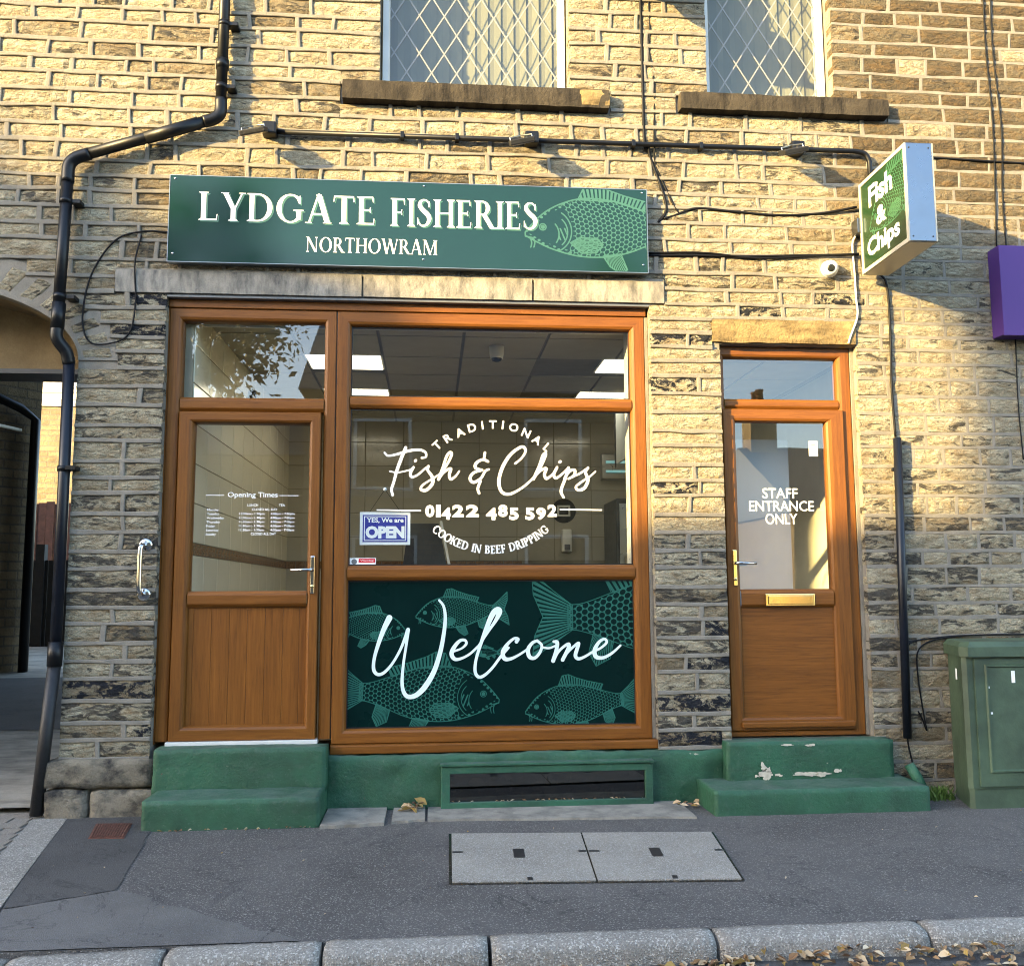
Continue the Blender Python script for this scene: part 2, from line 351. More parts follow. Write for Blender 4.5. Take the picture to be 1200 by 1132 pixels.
        for v in bm.verts:
            p = v.co; q = Vector((min(max(p.x, x0+r), x1-r), min(max(p.y, y0+r), y1-r), min(max(p.z, z0+r), z1-r)))
            d = p-q
            if d.length > 1e-6: p = q + d.normalized()*r
            nv = noise.noise_vector(p*freq)*amp + noise.noise_vector(p*freq*2.7)*amp*0.4
            v.co = p + nv
        bm.verts.index_update(); s.add([v.co[:] for v in bm.verts], [[v.index for v in f.verts] for f in bm.faces], mi); bm.free(); return s
    def mesh(s, name, mats):
        me = bpy.data.meshes.new(name); me.from_pydata(s.v, [], s.f)
        for m in (mats if isinstance(mats, (list, tuple)) else [mats]): me.materials.append(M[m])
        if len(me.materials) > 1: me.polygons.foreach_set('material_index', s.mi)
        ca = me.color_attributes.new('tint', 'FLOAT_COLOR', 'POINT')
        ca.data.foreach_set('color', np.c_[np.array(s.tint, dtype=np.float32).reshape(-1, 3), np.ones(len(s.tint))].astype(np.float32).ravel())
        if s.smooth: me.polygons.foreach_set('use_smooth', [True]*len(me.polygons))
        me.update(); return me
    def build(s, name, mats, parent=None, label=None, cat=None, group=None, kind=None):
        o = bpy.data.objects.new(name, s.mesh(name, mats)); return link(o, parent, label, cat, group, kind)
def smooth(mb): mb.smooth = True; return mb
def catmull(pts, sub=8):
    P = [np.array(p, float) for p in pts]; P = [2*P[0]-P[1]] + P + [2*P[-1]-P[-2]]; out = []
    for i in range(1, len(P)-2):
        for k in range(sub):
            t_ = k/sub; a, b, c_, d = P[i-1:i+3]
            out.append(0.5*((2*b) + (c_-a)*t_ + (2*a-5*b+4*c_-d)*t_**2 + (3*b-a-3*c_+d)*t_**3))
    out.append(P[-2]); return out
def cable(name, pts, r, mat, parent=None, **kw):
    return smooth(MB().tube([tuple(p) for p in catmull(pts, 7)], r, 6)).build(name, mat, parent, **kw)

# ------------------------------------------------------------------ lettering: drawn as distance fields and meshed
class Ink:
    def __init__(s, x0, x1, z0, z1, step):
        s.x = np.arange(x0, x1+step, step); s.z = np.arange(z0, z1+step, step); s.st = step
        s.F = np.full((len(s.x), len(s.z)), -1.0)
    def win(s, x0, x1, z0, z1):
        m = s.st*2
        i0, i1 = np.searchsorted(s.x, [x0-m, x1+m]); j0, j1 = np.searchsorted(s.z, [z0-m, z1+m])
        return slice(i0, i1), slice(j0, j1)
    def stroke(s, pts, w, sub=8):
        """w: half width, or list of half widths at the control points"""
        ws = list(w) if isinstance(w, (list, tuple)) else [w]*len(pts)
        P = catmull([(p[0], p[1], ww) for p, ww in zip(pts, ws)], sub) if len(pts) > 2 and sub > 1 else [np.array((p[0], p[1], ww)) for p, ww in zip(pts, ws)]
        for a, b in zip(P[:-1], P[1:]):
            rr = max(a[2], b[2])
            I, J = s.win(min(a[0], b[0])-rr, max(a[0], b[0])+rr, min(a[1], b[1])-rr, max(a[1], b[1])+rr)
            X = s.x[I][:, None]; Z = s.z[J][None, :]
            if X.size == 0 or Z.size == 0: continue
            dx, dz = b[0]-a[0], b[1]-a[1]; L = dx*dx+dz*dz+1e-12
            tt = np.clip(((X-a[0])*dx + (Z-a[1])*dz)/L, 0, 1)
            d = np.hypot(X-a[0]-tt*dx, Z-a[1]-tt*dz)
            s.F[I, J] = np.maximum(s.F[I, J], a[2]+(b[2]-a[2])*tt - d)
    @staticmethod
    def psdf(X, Z, poly):
        poly = np.array(poly, float); d = np.full(np.broadcast(X, Z).shape, 1e9); ins = np.zeros(d.shape, bool); n = len(poly)
        for i in range(n):
            a, b = poly[i], poly[(i+1) % n]; e = b-a
            tt = np.clip(((X-a[0])*e[0]+(Z-a[1])*e[1])/(e@e+1e-12), 0, 1)
            d = np.minimum(d, np.hypot(X-a[0]-tt*e[0], Z-a[1]-tt*e[1]))
            c_ = (a[1] > Z) != (b[1] > Z)
            with np.errstate(divide='ignore', invalid='ignore'): xi = (b[0]-a[0])*(Z-a[1])/(b[1]-a[1]+1e-15)+a[0]
            ins ^= (c_ & (X < xi))
        return np.where(ins, d, -d)
    def poly(s, pts):
        xs = [p[0] for p in pts]; zs = [p[1] for p in pts]; I, J = s.win(min(xs), max(xs), min(zs), max(zs))
        s.F[I, J] = np.maximum(s.F[I, J], s.psdf(s.x[I][:, None], s.z[J][None, :], pts))
    def clip(s, x0, x1, z0, z1):
        X = s.x[:, None]; Z = s.z[None, :]
        s.F = np.minimum(s.F, np.minimum(np.minimum(X-x0, x1-X), np.minimum(Z-z0, z1-Z)))
    def mb(s, place):
        """marching squares; place(x, z) -> world point"""
        F = s.F; V = {}; verts = []; faces = []
        def vid(key, x, z):
            k = V.get(key)
            if k is None: k = V[key] = len(verts); verts.append(place(x, z))
            return k
        ins = F > 0
        full = ins[:-1, :-1] & ins[1:, :-1] & ins[:-1, 1:] & ins[1:, 1:]
        anyi = ins[:-1, :-1] | ins[1:, :-1] | ins[:-1, 1:] | ins[1:, 1:]
        xs, zs = s.x, s.z
        for j in range(full.shape[1]):
            col = full[:, j]
            if not col.any(): continue
            d = np.diff(np.r_[0, col.astype(int), 0]); st = np.where(d == 1)[0]; en = np.where(d == -1)[0]
            for a, b in zip(st, en):
                faces.append([vid((a, j), xs[a], zs[j]), vid((b, j), xs[b], zs[j]), vid((b, j+1), xs[b], zs[j+1]), vid((a, j+1), xs[a], zs[j+1])])
        for i, j in zip(*np.where(anyi & ~full)):
            cs = [(i, j), (i+1, j), (i+1, j+1), (i, j+1)]; poly = []
            for k in range(4):
                a, b = cs[k], cs[(k+1) % 4]; fa, fb = F[a], F[b]
                if fa > 0: poly.append(vid(a, xs[a[0]], zs[a[1]]))
                if (fa > 0) != (fb > 0):
                    tt = fa/(fa-fb); key = (min(a, b), max(a, b))
                    poly.append(vid(key, xs[a[0]]+(xs[b[0]]-xs[a[0]])*tt, zs[a[1]]+(zs[b[1]]-zs[a[1]])*tt))
            if len(poly) >= 3: faces.append(poly)
        m = MB(); m.add(verts, faces); return m

# classical serif capitals, cap height 1; returns list of primitives and advance
def serif_glyph(ch):
    w, th = 0.155, 0.055; P = []
    def stem(x, z0=0.0, z1=1.0, ww=w, sb=True, st=True):
        q = [(x, z0), (x+ww, z0), (x+ww, z1), (x, z1)]; P.append(('p', q))
        if sb: P.append(('p', [(x-0.075, z0), (x+ww+0.075, z0), (x+ww+0.075, z0+0.022), (x+ww, z0+0.075), (x, z0+0.075), (x-0.075, z0+0.022)]))
        if st: P.append(('p', [(x-0.075, z1), (x-0.075, z1-0.022), (x, z1-0.075), (x+ww, z1-0.075), (x+ww+0.075, z1-0.022), (x+ww+0.075, z1)]))
    def bar(x0, x1, z, up=0, dn=0, t_=th):
        P.append(('p', [(x0, z), (x1, z), (x1, z+t_), (x0, z+t_)]))
        if up: P.append(('p', [(x1-0.035, z), (x1, z), (x1+0.02, z+t_+up), (x1-0.01, z+t_+up)]))
        if dn: P.append(('p', [(x1-0.01, z-dn), (x1+0.02, z-dn), (x1, z+t_), (x1-0.035, z+t_)]))
    def diag(x0, z0, x1, z1, ww): P.append(('p', [(x0, z0), (x0+ww, z0), (x1+ww, z1), (x1, z1)]))
    def foot(x, z, half=0.10): P.append(('p', [(x-half, z), (x+half, z), (x+half, z+0.03), (x-half, z+0.03)]))
    def bowl(cx, cz, rx, rz, tx, tz, a0, a1, n=20):     # crescent ring segment, thickness tx at the sides, tz at top/bottom
        for k in range(n):
            pts = []
            for aa, ins in ((a0+(a1-a0)*k/n, 0), (a0+(a1-a0)*(k+1)/n, 0), (a0+(a1-a0)*(k+1)/n, 1), (a0+(a1-a0)*k/n, 1)):
                c_, s_ = math.cos(aa), math.sin(aa); pts.append((cx+(rx-ins*tx)*c_, cz+(rz-ins*tz)*s_))
            P.append(('p', pts))
    pi = math.pi
    if ch == 'L': stem(0.09); bar(0.1, 0.60, 0, up=0.17); adv = 0.68
    elif ch == 'I': stem(0.09); adv = 0.34
    elif ch == 'E': stem(0.09); bar(0.1, 0.58, 0, up=0.16); bar(0.1, 0.55, 1-th, dn=0.15); bar(0.1, 0.46, 0.49, up=0.07, dn=0.07); adv = 0.68
    elif ch == 'F': stem(0.09); bar(0.1, 0.55, 1-th, dn=0.17); bar(0.1, 0.45, 0.47, up=0.07, dn=0.07); adv = 0.62
    elif ch == 'T':
        stem(0.30, st=False); bar(0.05, 0.70, 1-th, dn=0.16); P.append(('p', [(0.03, 1-th-0.16), (0.06, 1-th-0.16), (0.10, 1), (0.05, 1)])); adv = 0.75
    elif ch == 'H': stem(0.09); stem(0.62); bar(0.2, 0.65, 0.48); adv = 0.87
    elif ch == 'D': stem(0.09); bar(0.1, 0.38, 0); bar(0.1, 0.38, 1-th); bowl(0.36, 0.5, 0.47, 0.5, w*1.05, th, -pi/2, pi/2); adv = 0.90
    elif ch == 'O': bowl(0.47, 0.5, 0.44, 0.515, w*1.05, th, 0, 2*pi, 36); adv = 0.94
    elif ch == 'C': bowl(0.48, 0.5, 0.45, 0.515, w*1.05, th, 0.80, 2*pi-0.75, 32); P.append(('p', [(0.76, 0.68), (0.80, 0.68), (0.80, 0.96), (0.775, 0.96), (0.70, 0.80)])); adv = 0.86
    elif ch == 'G':
        bowl(0.48, 0.5, 0.45, 0.515, w*1.05, th, 0.80, 2*pi-0.80, 32); P.append(('p', [(0.76, 0.66), (0.80, 0.66), (0.80, 0.96), (0.775, 0.96), (0.70, 0.80)]))
        P.append(('p', [(0.68, 0.06), (0.68+w*0.95, 0.12), (0.68+w*0.95, 0.42), (0.68, 0.42)])); bar(0.58, 0.91, 0.41, t_=0.045); adv = 0.95
    elif ch == 'R':
        stem(0.09); bar(0.1, 0.34, 1-th); bar(0.1, 0.34, 0.47); bowl(0.33, 0.735, 0.29, 0.265, w, th, -pi/2, pi/2); diag(0.62, 0, 0.30, 0.5, 0.19); P.append(('p', [(0.66, 0), (0.90, 0), (0.90, 0.025), (0.76, 0.06)])); adv = 0.82
    elif ch == 'P': stem(0.09); bar(0.1, 0.34, 1-th); bar(0.1, 0.34, 0.44); bowl(0.33, 0.72, 0.30, 0.28, w, th, -pi/2, pi/2); adv = 0.70
    elif ch == 'B':
        stem(0.09); bar(0.1, 0.34, 1-th); bar(0.1, 0.34, 0.50); bar(0.1, 0.36, 0); bowl(0.32, 0.765, 0.26, 0.235, w*.95, th, -pi/2, pi/2); bowl(0.34, 0.275, 0.31, 0.275, w, th, -pi/2, pi/2); adv = 0.74
    elif ch == 'K':
        stem(0.09); diag(0.24, 0.42, 0.66, 1, 0.07); diag(0.62, 0, 0.30, 0.56, 0.20); foot(0.70, 0.97, 0.11); foot(0.74, 0, 0.13); adv = 0.86
    elif ch == 'A':
        diag(0.07, 0, 0.37, 1.02, 0.065); diag(0.62, 0, 0.33, 1.02, 0.175); P.append(('p', [(0.33, 1.0), (0.50, 1.0), (0.42, 1.06)])); bar(0.19, 0.62, 0.30); foot(0.09, 0, 0.11); foot(0.70, 0, 0.14); adv = 0.83
    elif ch == 'Y':
        P.append(('p', [(0.325, 0), (0.48, 0), (0.48, 0.5), (0.325, 0.5)])); P.append(('p', [(0.25, 0), (0.555, 0), (0.555, 0.022), (0.48, 0.07), (0.325, 0.07), (0.25, 0.022)]))
        diag(0.325, 0.42, 0.06, 1, 0.165); diag(0.42, 0.42, 0.66, 1, 0.06); foot(0.13, 0.97, 0.13); foot(0.69, 0.97, 0.11); adv = 0.80
    elif ch == 'N': stem(0.12, ww=0.06, st=False); diag(0.64, 0, 0.08, 1, 0.17); stem(0.74, ww=0.06, sb=False); foot(0.12, 0.97, 0.10); adv = 0.94
    elif ch == 'W':
        diag(0.30, 0, 0.06, 1, 0.15); diag(0.36, 0, 0.58, 1, 0.06); diag(0.80, 0, 0.55, 1, 0.15); diag(0.87, 0, 1.10, 1, 0.06); foot(0.12, 0.97, 0.13); foot(1.13, 0.97, 0.10); foot(0.6, 0.97, 0.1); adv = 1.22
    elif ch == 'M': stem(0.12, ww=0.06, st=False); diag(0.50, 0, 0.12, 1, 0.16); diag(0.52, 0, 0.88, 1, 0.06); stem(0.86, ww=w); foot(0.12, 0.97, 0.10); adv = 1.13
    elif ch == 'S':
        P.append(('s', [(0.50, 0.80), (0.42, 0.93), (0.27, 0.965), (0.15, 0.88), (0.14, 0.74), (0.28, 0.58), (0.44, 0.44), (0.50, 0.28), (0.42, 0.10), (0.26, 0.03), (0.12, 0.10), (0.06, 0.24)],
                  [0.02, 0.03, 0.035, 0.055, 0.075, 0.085, 0.085, 0.075, 0.05, 0.033, 0.028, 0.02])); P.append(('p', [(0.475, 0.70), (0.51, 0.70), (0.51, 0.95), (0.47, 0.88)])); P.append(('p', [(0.04, 0.05), (0.08, 0.12), (0.07, 0.32), (0.04, 0.32)])); adv = 0.62
    else: adv = 0.42
    return P, adv
def serif_text(ink, text, x0, x1, z0, z1, track=0.03):
    total = sum(serif_glyph(c)[1]+track for c in text)-track; sx = (x1-x0)/total; sz = z1-z0; x = x0
    for c in text:
        P, adv = serif_glyph(c)
        for p in P:
            if p[0] == 'p': ink.poly([(x+a*sx, z0+b*sz) for a, b in p[1]])
            else: ink.stroke([(x+a*sx, z0+b*sz) for a, b in p[1]], [q*(sx+sz)/2 for q in p[2]], 6)
        x += (adv+track)*sx

_fc = {}
def font_polys(text, offset=0.0):
    key = (text, offset)
    if key in _fc: return _fc[key]
    cu = bpy.data.curves.new('type', 'FONT'); cu.body = text; cu.offset = offset; cu.resolution_u = 3
    o = bpy.data.objects.new('type', cu); COL.objects.link(o); dg = bpy.context.evaluated_depsgraph_get(); dg.update()
    me = bpy.data.meshes.new_from_object(o.evaluated_get(dg))
    v = [(p.co.x, p.co.y) for p in me.vertices]; f = [tuple(q.vertices) for q in me.polygons]
    bpy.data.objects.remove(o); bpy.data.curves.remove(cu); bpy.data.meshes.remove(me)
    _fc[key] = (v, f); return v, f
def text_fit(mb, text, x0, x1, z0, z1, place, offset=0.0, mi=0):
    v, f = font_polys(text, offset); xs = [p[0] for p in v]; ys = [p[1] for p in v]; a, b, c_, d = min(xs), max(xs), min(ys), max(ys)
    mb.add([place(x0+(x-a)/(b-a)*(x1-x0), z0+(y-c_)/(d-c_)*(z1-z0)) for x, y in v], f, mi); return mb
def text_size(mb, text, x, z, cap, place, offset=0.0, align='l', squeeze=1.0):
    v, f = font_polys(text, offset); k = cap/0.70; xs = [p[0] for p in v]; wdt = (max(xs)-min(xs))*k*squeeze; ox = x - min(xs)*k*squeeze - {'l': 0, 'c': wdt/2, 'r': wdt}[align]
    mb.add([place(ox+px*k*squeeze, z+py*k) for px, py in v], f); return mb

# an engraved carp, drawn in unit length (nose at 0, tail at 1)
def carp(ink, fx, length, k=1.0, detail=True, lw=None):
    """fx: (u,v)->(x,z) similarity with scale `length`; flip is inside fx (given as ox,oz,dirx,angle)"""
    ox, oz, dx, ang = fx; ca, sa = math.cos(ang), math.sin(ang)
    X = ink.x[:, None]; Z = ink.z[None, :]
    px, pz = (X-ox)/length, (Z-oz)/length
    u = (px*ca + pz*sa)*dx; v = -px*sa + pz*ca
    lw = lw or max(0.0035, 0.0016/length*1.0)
    up = [(0, 0), (.05, .055), (.12, .115), (.22, .162), (.34, .185), (.5, .165), (.65, .112), (.78, .065), (.85, .057)]
    lo = [(.85, -.045), (.8, -.05), (.7, -.08), (.56, -.13), (.42, -.15), (.28, -.14), (.15, -.10), (.06, -.055), (.0, -.018)]
    body = catmull(up, 4) + catmull(lo, 4); B = Ink.psdf(u, v, [(p[0], p[1]) for p in body])
    out = lw*1.3 - np.abs(B)
    cell = 0.0195; q = 2*math.pi/cell; uu = u + 0.9*(v*v)*1.5
    s3 = np.cos(q*uu*0.8) + np.cos(q*(0.4*uu+0.72*v)) + np.cos(q*(0.4*uu-0.72*v))
    scales = np.minimum(np.minimum((-0.84-s3)*cell*0.20, B-0.004), u-(0.265-0.9*(v-0.0)**2*3))
    out = np.maximum(out, scales)
    fins = [([(.30, .178), (.345, .262), (.40, .268), (.46, .235), (.56, .195), (.69, .155), (.665, .105), (.5, .163)], (.42, -.25), 70),
            ([(.83, .055), (.91, .115), (1.0, .195), (.995, .10), (.955, .008), (.99, -.07), (1.0, -.165), (.91, -.10), (.83, -.045)], (.74, .004), 44),
            ([(.245, -.065), (.30, -.035), (.39, -.045), (.425, -.08), (.385, -.125), (.30, -.125)], (.19, -.06), 60),
            ([(.42, -.145), (.455, -.205), (.51, -.245), (.55, -.225), (.52, -.135)], (.44, -.02), 70),
            ([(.66, -.095), (.675, -.165), (.735, -.195), (.765, -.14), (.745, -.06)], (.68, .03), 70)]
    for pl, c_, nr in fins:
        D = Ink.psdf(u, v, pl); ang_ = np.arctan2(v-c_[1], u-c_[0]); rr = np.hypot(u-c_[0], v-c_[1])
        nr = nr*1.9; rays = (np.cos(ang_*nr) + 0.30)*rr/nr*0.8
        out = np.maximum(out, np.maximum(np.minimum(D, rays), lw*1.1-np.abs(D)))
    for (cx, cy, r0, w_) in ((.098, .028, .018, lw*1.1), (.098, .028, .006, .006)):
        out = np.maximum(out, w_ - np.abs(np.hypot(u-cx, v-cy)-r0))
    # gill cover and cheek lines
    for (cx, cy, r0, a_, b_) in ((.13, .005, .125, -1.1, 0.95), (.135, .0, .098, -0.9, 0.8), (.10, -.01, .085, -0.7, 0.7)):
        th = np.arctan2(v-cy, u-cx); out = np.maximum(out, np.where((th > a_) & (th < b_), lw*1.2 - np.abs(np.hypot(u-cx, v-cy)-r0), -1))
    h = np.sin(u*260+v*90)*0.003; hd = np.minimum(np.minimum(h-0.0012, B-.004), np.minimum(.035-np.abs(v+.015), .022-np.abs(u-.205)))
    out = np.maximum(out, hd)
    tp = np.minimum(np.minimum(np.sin(u*150)*np.sin(v*170)*0.006-0.002, B), .022-B); tp = np.where(u < .26, tp, -1); out = np.maximum(out, tp)
    m_ = lw*1.4 - np.hypot(np.maximum(np.abs(u-.022)-.022, 0), v+.022+(u)*.25); out = np.maximum(out, m_)
    for bx in (.028, .045): out = np.maximum(out, lw*1.3-np.hypot(u-bx-.004*np.sin((v)*80), np.maximum(np.abs(v+.062)-.022, 0)))
    ink.F = np.maximum(ink.F, out*length)

# ================================================================== GROUND
def sheet(name, poly, z, mat, kind='structure', parent=None):
    n = len(poly); return MB().add([(x, y, z) for x, y in poly], [tuple(range(n))]).build(name, mat, parent, kind=kind if parent is None else None)
sheet('ground', [(-400, -400), (400, -400), (400, 400), (-400, 400)], -0.30, 'terrain')
MB().slab([(-60, -9.3), (60, -9.3), (60, -2.22), (-60, -2.22)], -0.28, -0.088).build('road', 'road_asphalt', kind='structure')
# pavement in front of the shop: one slab, newer patches laid on it as thin sheets
MB().slab([(-1.62, -2.105), (9, -2.115), (9, 0.05), (-2.17, 0.05), (-2.17, 0.0)], -0.25, 0.0).build('pavement', 'asphalt', kind='structure')
def wob(a, b, n, amp, seed):
    rnd = random.Random(seed); out = []
    for i in range(n):
        t_ = i/n; j = amp if 0 < i else 0; out.append((a[0]+(b[0]-a[0])*t_+rnd.uniform(-j, j), a[1]+(b[1]-a[1])*t_+rnd.uniform(-j, j)))
    return out
pA = [(-2.10, -0.01), (-1.60, -0.01), (-1.585, -0.40), (-1.47, -0.44), (-1.44, -0.55)]
pA = [(-2.08, -0.02), (-1.555, -0.02)] + wob((-1.50, -0.43), (-1.36, -1.42), 8, 0.010, 2) + wob((-1.36, -1.42), (-1.72, -1.62), 6, 0.008, 3) + [(-1.745, -1.62)]
sheet('pavement_patch', pA, 0.004, 'asphalt_smooth')
pB = [(-1.74, -1.635)] + wob((-1.72, -1.63), (-1.36, -1.43), 6, 0.006, 4) + wob((-1.36, -1.43), (-0.48, -2.095), 10, 0.02, 5) + [(-0.48, -2.103), (-1.60, -2.103)]
sheet('pavement_patch', pB, 0.0045, 'asphalt_pale')
MB().slab([(-60, -14), (60, -14), (60, -9.3), (-60, -9.3)], -0.28, 0.0).build('far_pavement', 'asphalt', kind='structure')
# kerb stones
kerb_x = [-3.1, -2.15, -1.50, -0.95, -0.39, 0.22, 1.07, 1.89, 2.72, 3.55, 4.4, 5.3, 6.2]
kerb = empty('kerb', (0, -2.15, 0), 'row of worn granite kerb stones along the pavement edge', 'kerb')
def kerb_y(x): return -2.100 - 0.014*max(0, -x-0.4)**1.5 - 0.006*max(0, x)
for a, b in zip(kerb_x[:-1], kerb_x[1:]):
    m = MB(); n = max(5, int((b-a)/0.035)); rings = []
    for i in range(n+1):
        x = a+0.007+(b-a-0.014)*i/n; yk = kerb_y(x); e = 0.010 if i in (0, n) else 0.0
        drop = 0.018*max(0, -x-0.7)
        prof = [(0.0, -0.26), (0.0, 0.002), (-0.03, 0.004), (-0.07, 0.003), (-0.096, -0.002), (-0.112, -0.012), (-0.120, -0.028), (-0.124, -0.055), (-0.128, -0.26)]
        ring_ = []
        for (dy, z) in prof:
            p = Vector((x, yk+dy + (e if dy < -0.05 else 0), z-drop*(1 if z > -0.2 else 0) - (e*0.5 if z > -0.02 else 0))); nv = noise.noise_vector(p*22)*0.0035 + noise.noise_vector(p*60)*0.002
            ring_.append(tuple(p+nv))
        rings.append(ring_)
    vs = [v for r_ in rings for v in r_]; k_ = len(rings[0])
    fs = [(i*k_+j, i*k_+j+1, (i+1)*k_+j+1, (i+1)*k_+j) for i in range(n) for j in range(k_-1)] + [tuple(range(k_-1, -1, -1)), tuple(n*k_+j for j in range(k_))]
    m.add(vs, fs); smooth(m).build('kerb_stone', 'granite', kerb)
sheet('gutter', [(-6, -2.36), (9, -2.36), (9, -2.20), (-6, -2.20)], -0.083, 'asphalt_smooth')
# granite edging and setts by the passage
edg = empty('granite_edging', (-1.95, -0.8, 0), 'granite edging stones bordering the pavement beside the passage', 'edging')
e0, e1 = np.array((-2.09, 0.06)), np.array((-1.66, -2.10)); ew = np.array((-0.19, 0.0))
for a, b in ((0, 0.33), (0.335, 0.66), (0.665, 0.985)):
    p = [e0+(e1-e0)*a, e0+(e1-e0)*b, e0+(e1-e0)*b+ew, e0+(e1-e0)*a+ew]
    MB().slab([tuple(q) for q in p][::-1], -0.2, 0.006).build('edging_stone', 'granite', edg)
sheet('paving_bed', [(-6, -2.15), (-1.83, -2.15), (-2.27, 0.06), (-2.3, 0.35), (-6, 0.35)], -0.004, 'concrete')
setts = empty('block_paving', (-2.6, -0.5, 0), 'worn brown block paving at the mouth of the passage', 'paving')
for r_ in range(17):
    y1 = 0.12-r_*0.125; y0 = y1-0.117; xe = -2.29+(0.06-(y0+y1)/2)*0.199
    x = xe-0.012; k_ = 0
    while x > xe-1.25:
        w_ = (0.10 if (k_ == 0 and r_ % 2) else 0.21); MB().slab([(x-w_+.006, y0), (x, y0), (x, y1), (x-w_+.006, y1)], -0.06, 0.004+random.uniform(-.003, .003)).build('paving_block', 'block_paving', setts); x -= w_+0.006; k_ += 1
def slope_z(y): return 0.030+0.058*max(0, y-0.3)
MB().add([(-30, 0.13, .030), (-2.16, 0.13, .030), (-2.16, 0.3, .030), (-30, 0.3, .030), (-2.16, 40, slope_z(40)), (-30, 40, slope_z(40))], [(0, 1, 2, 3), (3, 2, 4, 5)]).build('passage_floor', 'concrete', kind='structure')
MB().add([(-7, 2.3, slope_z(2.3)+.004), (-2.2, 2.5, slope_z(2.5)+.004), (-2.2, 5.5, slope_z(5.5)+.004), (-9, 5.2, slope_z(5.2)+.004)], [(0, 1, 2, 3)]).build('passage_patch', 'asphalt_smooth', kind='structure')
# stone flags under the shopfront
flags = empty('stone_flags', (0.4, -0.25, 0), 'strip of worn stone flags along the foot of the shopfront', 'paving')
for x0, x1, ya, yb in ((-0.60, -0.255, -0.44, -0.41), (-0.215, -0.03, -0.37, -0.33), (-0.015, 1.50, -0.335, -0.42)):
    m = MB(); rnd = random.Random(int(x0*100)); front = [(x0+(x1-x0)*i/8, ya+(yb-ya)*i/8+rnd.uniform(-.012, .012)) for i in range(9)]
    m.slab(front + [(x1, -0.0), (x0, -0.0)], -0.1, 0.012+rnd.uniform(0, .008)); m.build('flagstone', 'slab_stone', flags)
# cellar covers with lifting slots
cc = [np.array(p) for p in ((0.107, -0.640), (1.490, -0.748), (1.385, -1.560), (0.092, -1.480))]
def cpt(u, v): return (cc[0]*(1-u)+cc[1]*u)*(1-v)+(cc[3]*(1-u)+cc[2]*u)*v
sheet('cover_surround', [tuple(cpt(u, v)) for u, v in ((-.006, -.01), (1.006, -.01), (1.006, 1.01), (-.006, 1.01))], 0.0055, 'dark_void')
for k_, (u0, u1, lab) in enumerate(((0.004, 0.496, 'left square concrete access cover set in the pavement, two dark lifting slots'), (0.503, 0.996, 'right square concrete access cover set in the pavement, nearer the staff door'))):
    o = MB().slab([tuple(cpt(u, v)) for u, v in ((u0, .005), (u0, .995), (u1, .995), (u1, .005))], -0.03, 0.011).build('access_cover', 'cover_concrete', None, lab, 'access cover', 'access covers')
    um = (u0+u1)/2
    for (ua, ub, va, vb) in ((um-.022, um+.018, .38, .56), (um+.012, um+.030, .93, .985), (u0+.002, u0+.04, .42, .45), (u1-.03, u1-.002, .42, .45)):
        MB().slab([tuple(cpt(u, v)) for u, v in ((ua, va), (ua, vb), (ub, vb), (ub, va))], 0.010, 0.0125).build('lifting_slot', 'dark_metal', o)
# rusty gully grate
gr = empty('gully_grate', (-1.72, -0.38, 0), 'small rusty iron gully grate in the pavement left of the entrance step', 'grate')
gp = [np.array(p) for p in ((-1.855, -0.215), (-1.655, -0.225), (-1.60, -0.545), (-1.785, -0.535))]
def gpt(u, v): return tuple((gp[0]*(1-u)+gp[1]*u)*(1-v)+(gp[3]*(1-u)+gp[2]*u)*v)
MB().slab([gpt(0, 0), gpt(0, 1), gpt(1, 1), gpt(1, 0)], -0.02, 0.0075).build('grate_frame', 'rust', gr)
for k_ in range(13):
    u0 = 0.04+k_*0.072; MB().slab([gpt(u0, .05), gpt(u0, .95), gpt(u0+.045, .95), gpt(u0+.045, .05)], 0.007, 0.013).build('grate_bar', 'rust', gr)

# ================================================================== SHOP BUILDING
bld = empty('shop_building', (0, 0, 0), 'yellow sandstone terrace building with the fish and chip shopfront', 'building')
XL = -2.15                                                    # jamb of the passage
AX, AZ, AA, AB = -3.35, 2.69, 1.20, 0.50                      # passage arch (ellipse)
OPEN = [(-1.638, 1.392, 0.30, 3.125), (1.850, 2.765, 0.36, 2.865), (-0.350, 0.889, 4.53, 5.75), (1.816, 2.693, 4.55, 5.75)]
BLOCK = OPEN + [(-1.95, 1.49, 3.125, 3.262), (1.80, 2.765, 2.865, 3.035), (-0.60, 1.16, 4.405, 4.545), (1.60, 3.06, 4.43, 4.555),
                (-0.62, 1.80, -0.1, 0.31), (-2.2, -1.62, -0.1, 0.325), (1.79, 2.84, -0.1, 0.36), (-1.62, -0.6, -0.1, 0.31)]
def arch_left(z, grow=0.0):
    if z < AZ: return XL
    k_ = (z-AZ)/(AB+grow)
    return -6.0 if k_ >= 1 else AX+(AA+grow)*math.sqrt(1-k_*k_)
# solid wall behind the stones, cut into rectangles round the openings
wallm = MB()
xs = sorted({-6.0, XL, 6.5} | {o[0] for o in OPEN} | {o[1] for o in OPEN}); zs = sorted({-0.2, AZ+AB+0.02, 5.9} | {o[2] for o in OPEN} | {o[3] for o in OPEN})
for j in range(len(zs)-1):
    run = None
    for i in range(len(xs)-1):
        xm, zm = (xs[i]+xs[i+1])/2, (zs[j]+zs[j+1])/2
        solid = not any(o[0] < xm < o[1] and o[2] < zm < o[3] for o in OPEN) and not (xm < XL and zm < AZ+AB+0.02)
        if solid: run = [xs[i], xs[i+1]] if run is None else [run[0], xs[i+1]]
        if (not solid or i == len(xs)-2) and run: wallm.box(run[0], run[1], 0.006, 0.30, zs[j], zs[j+1]); run = None
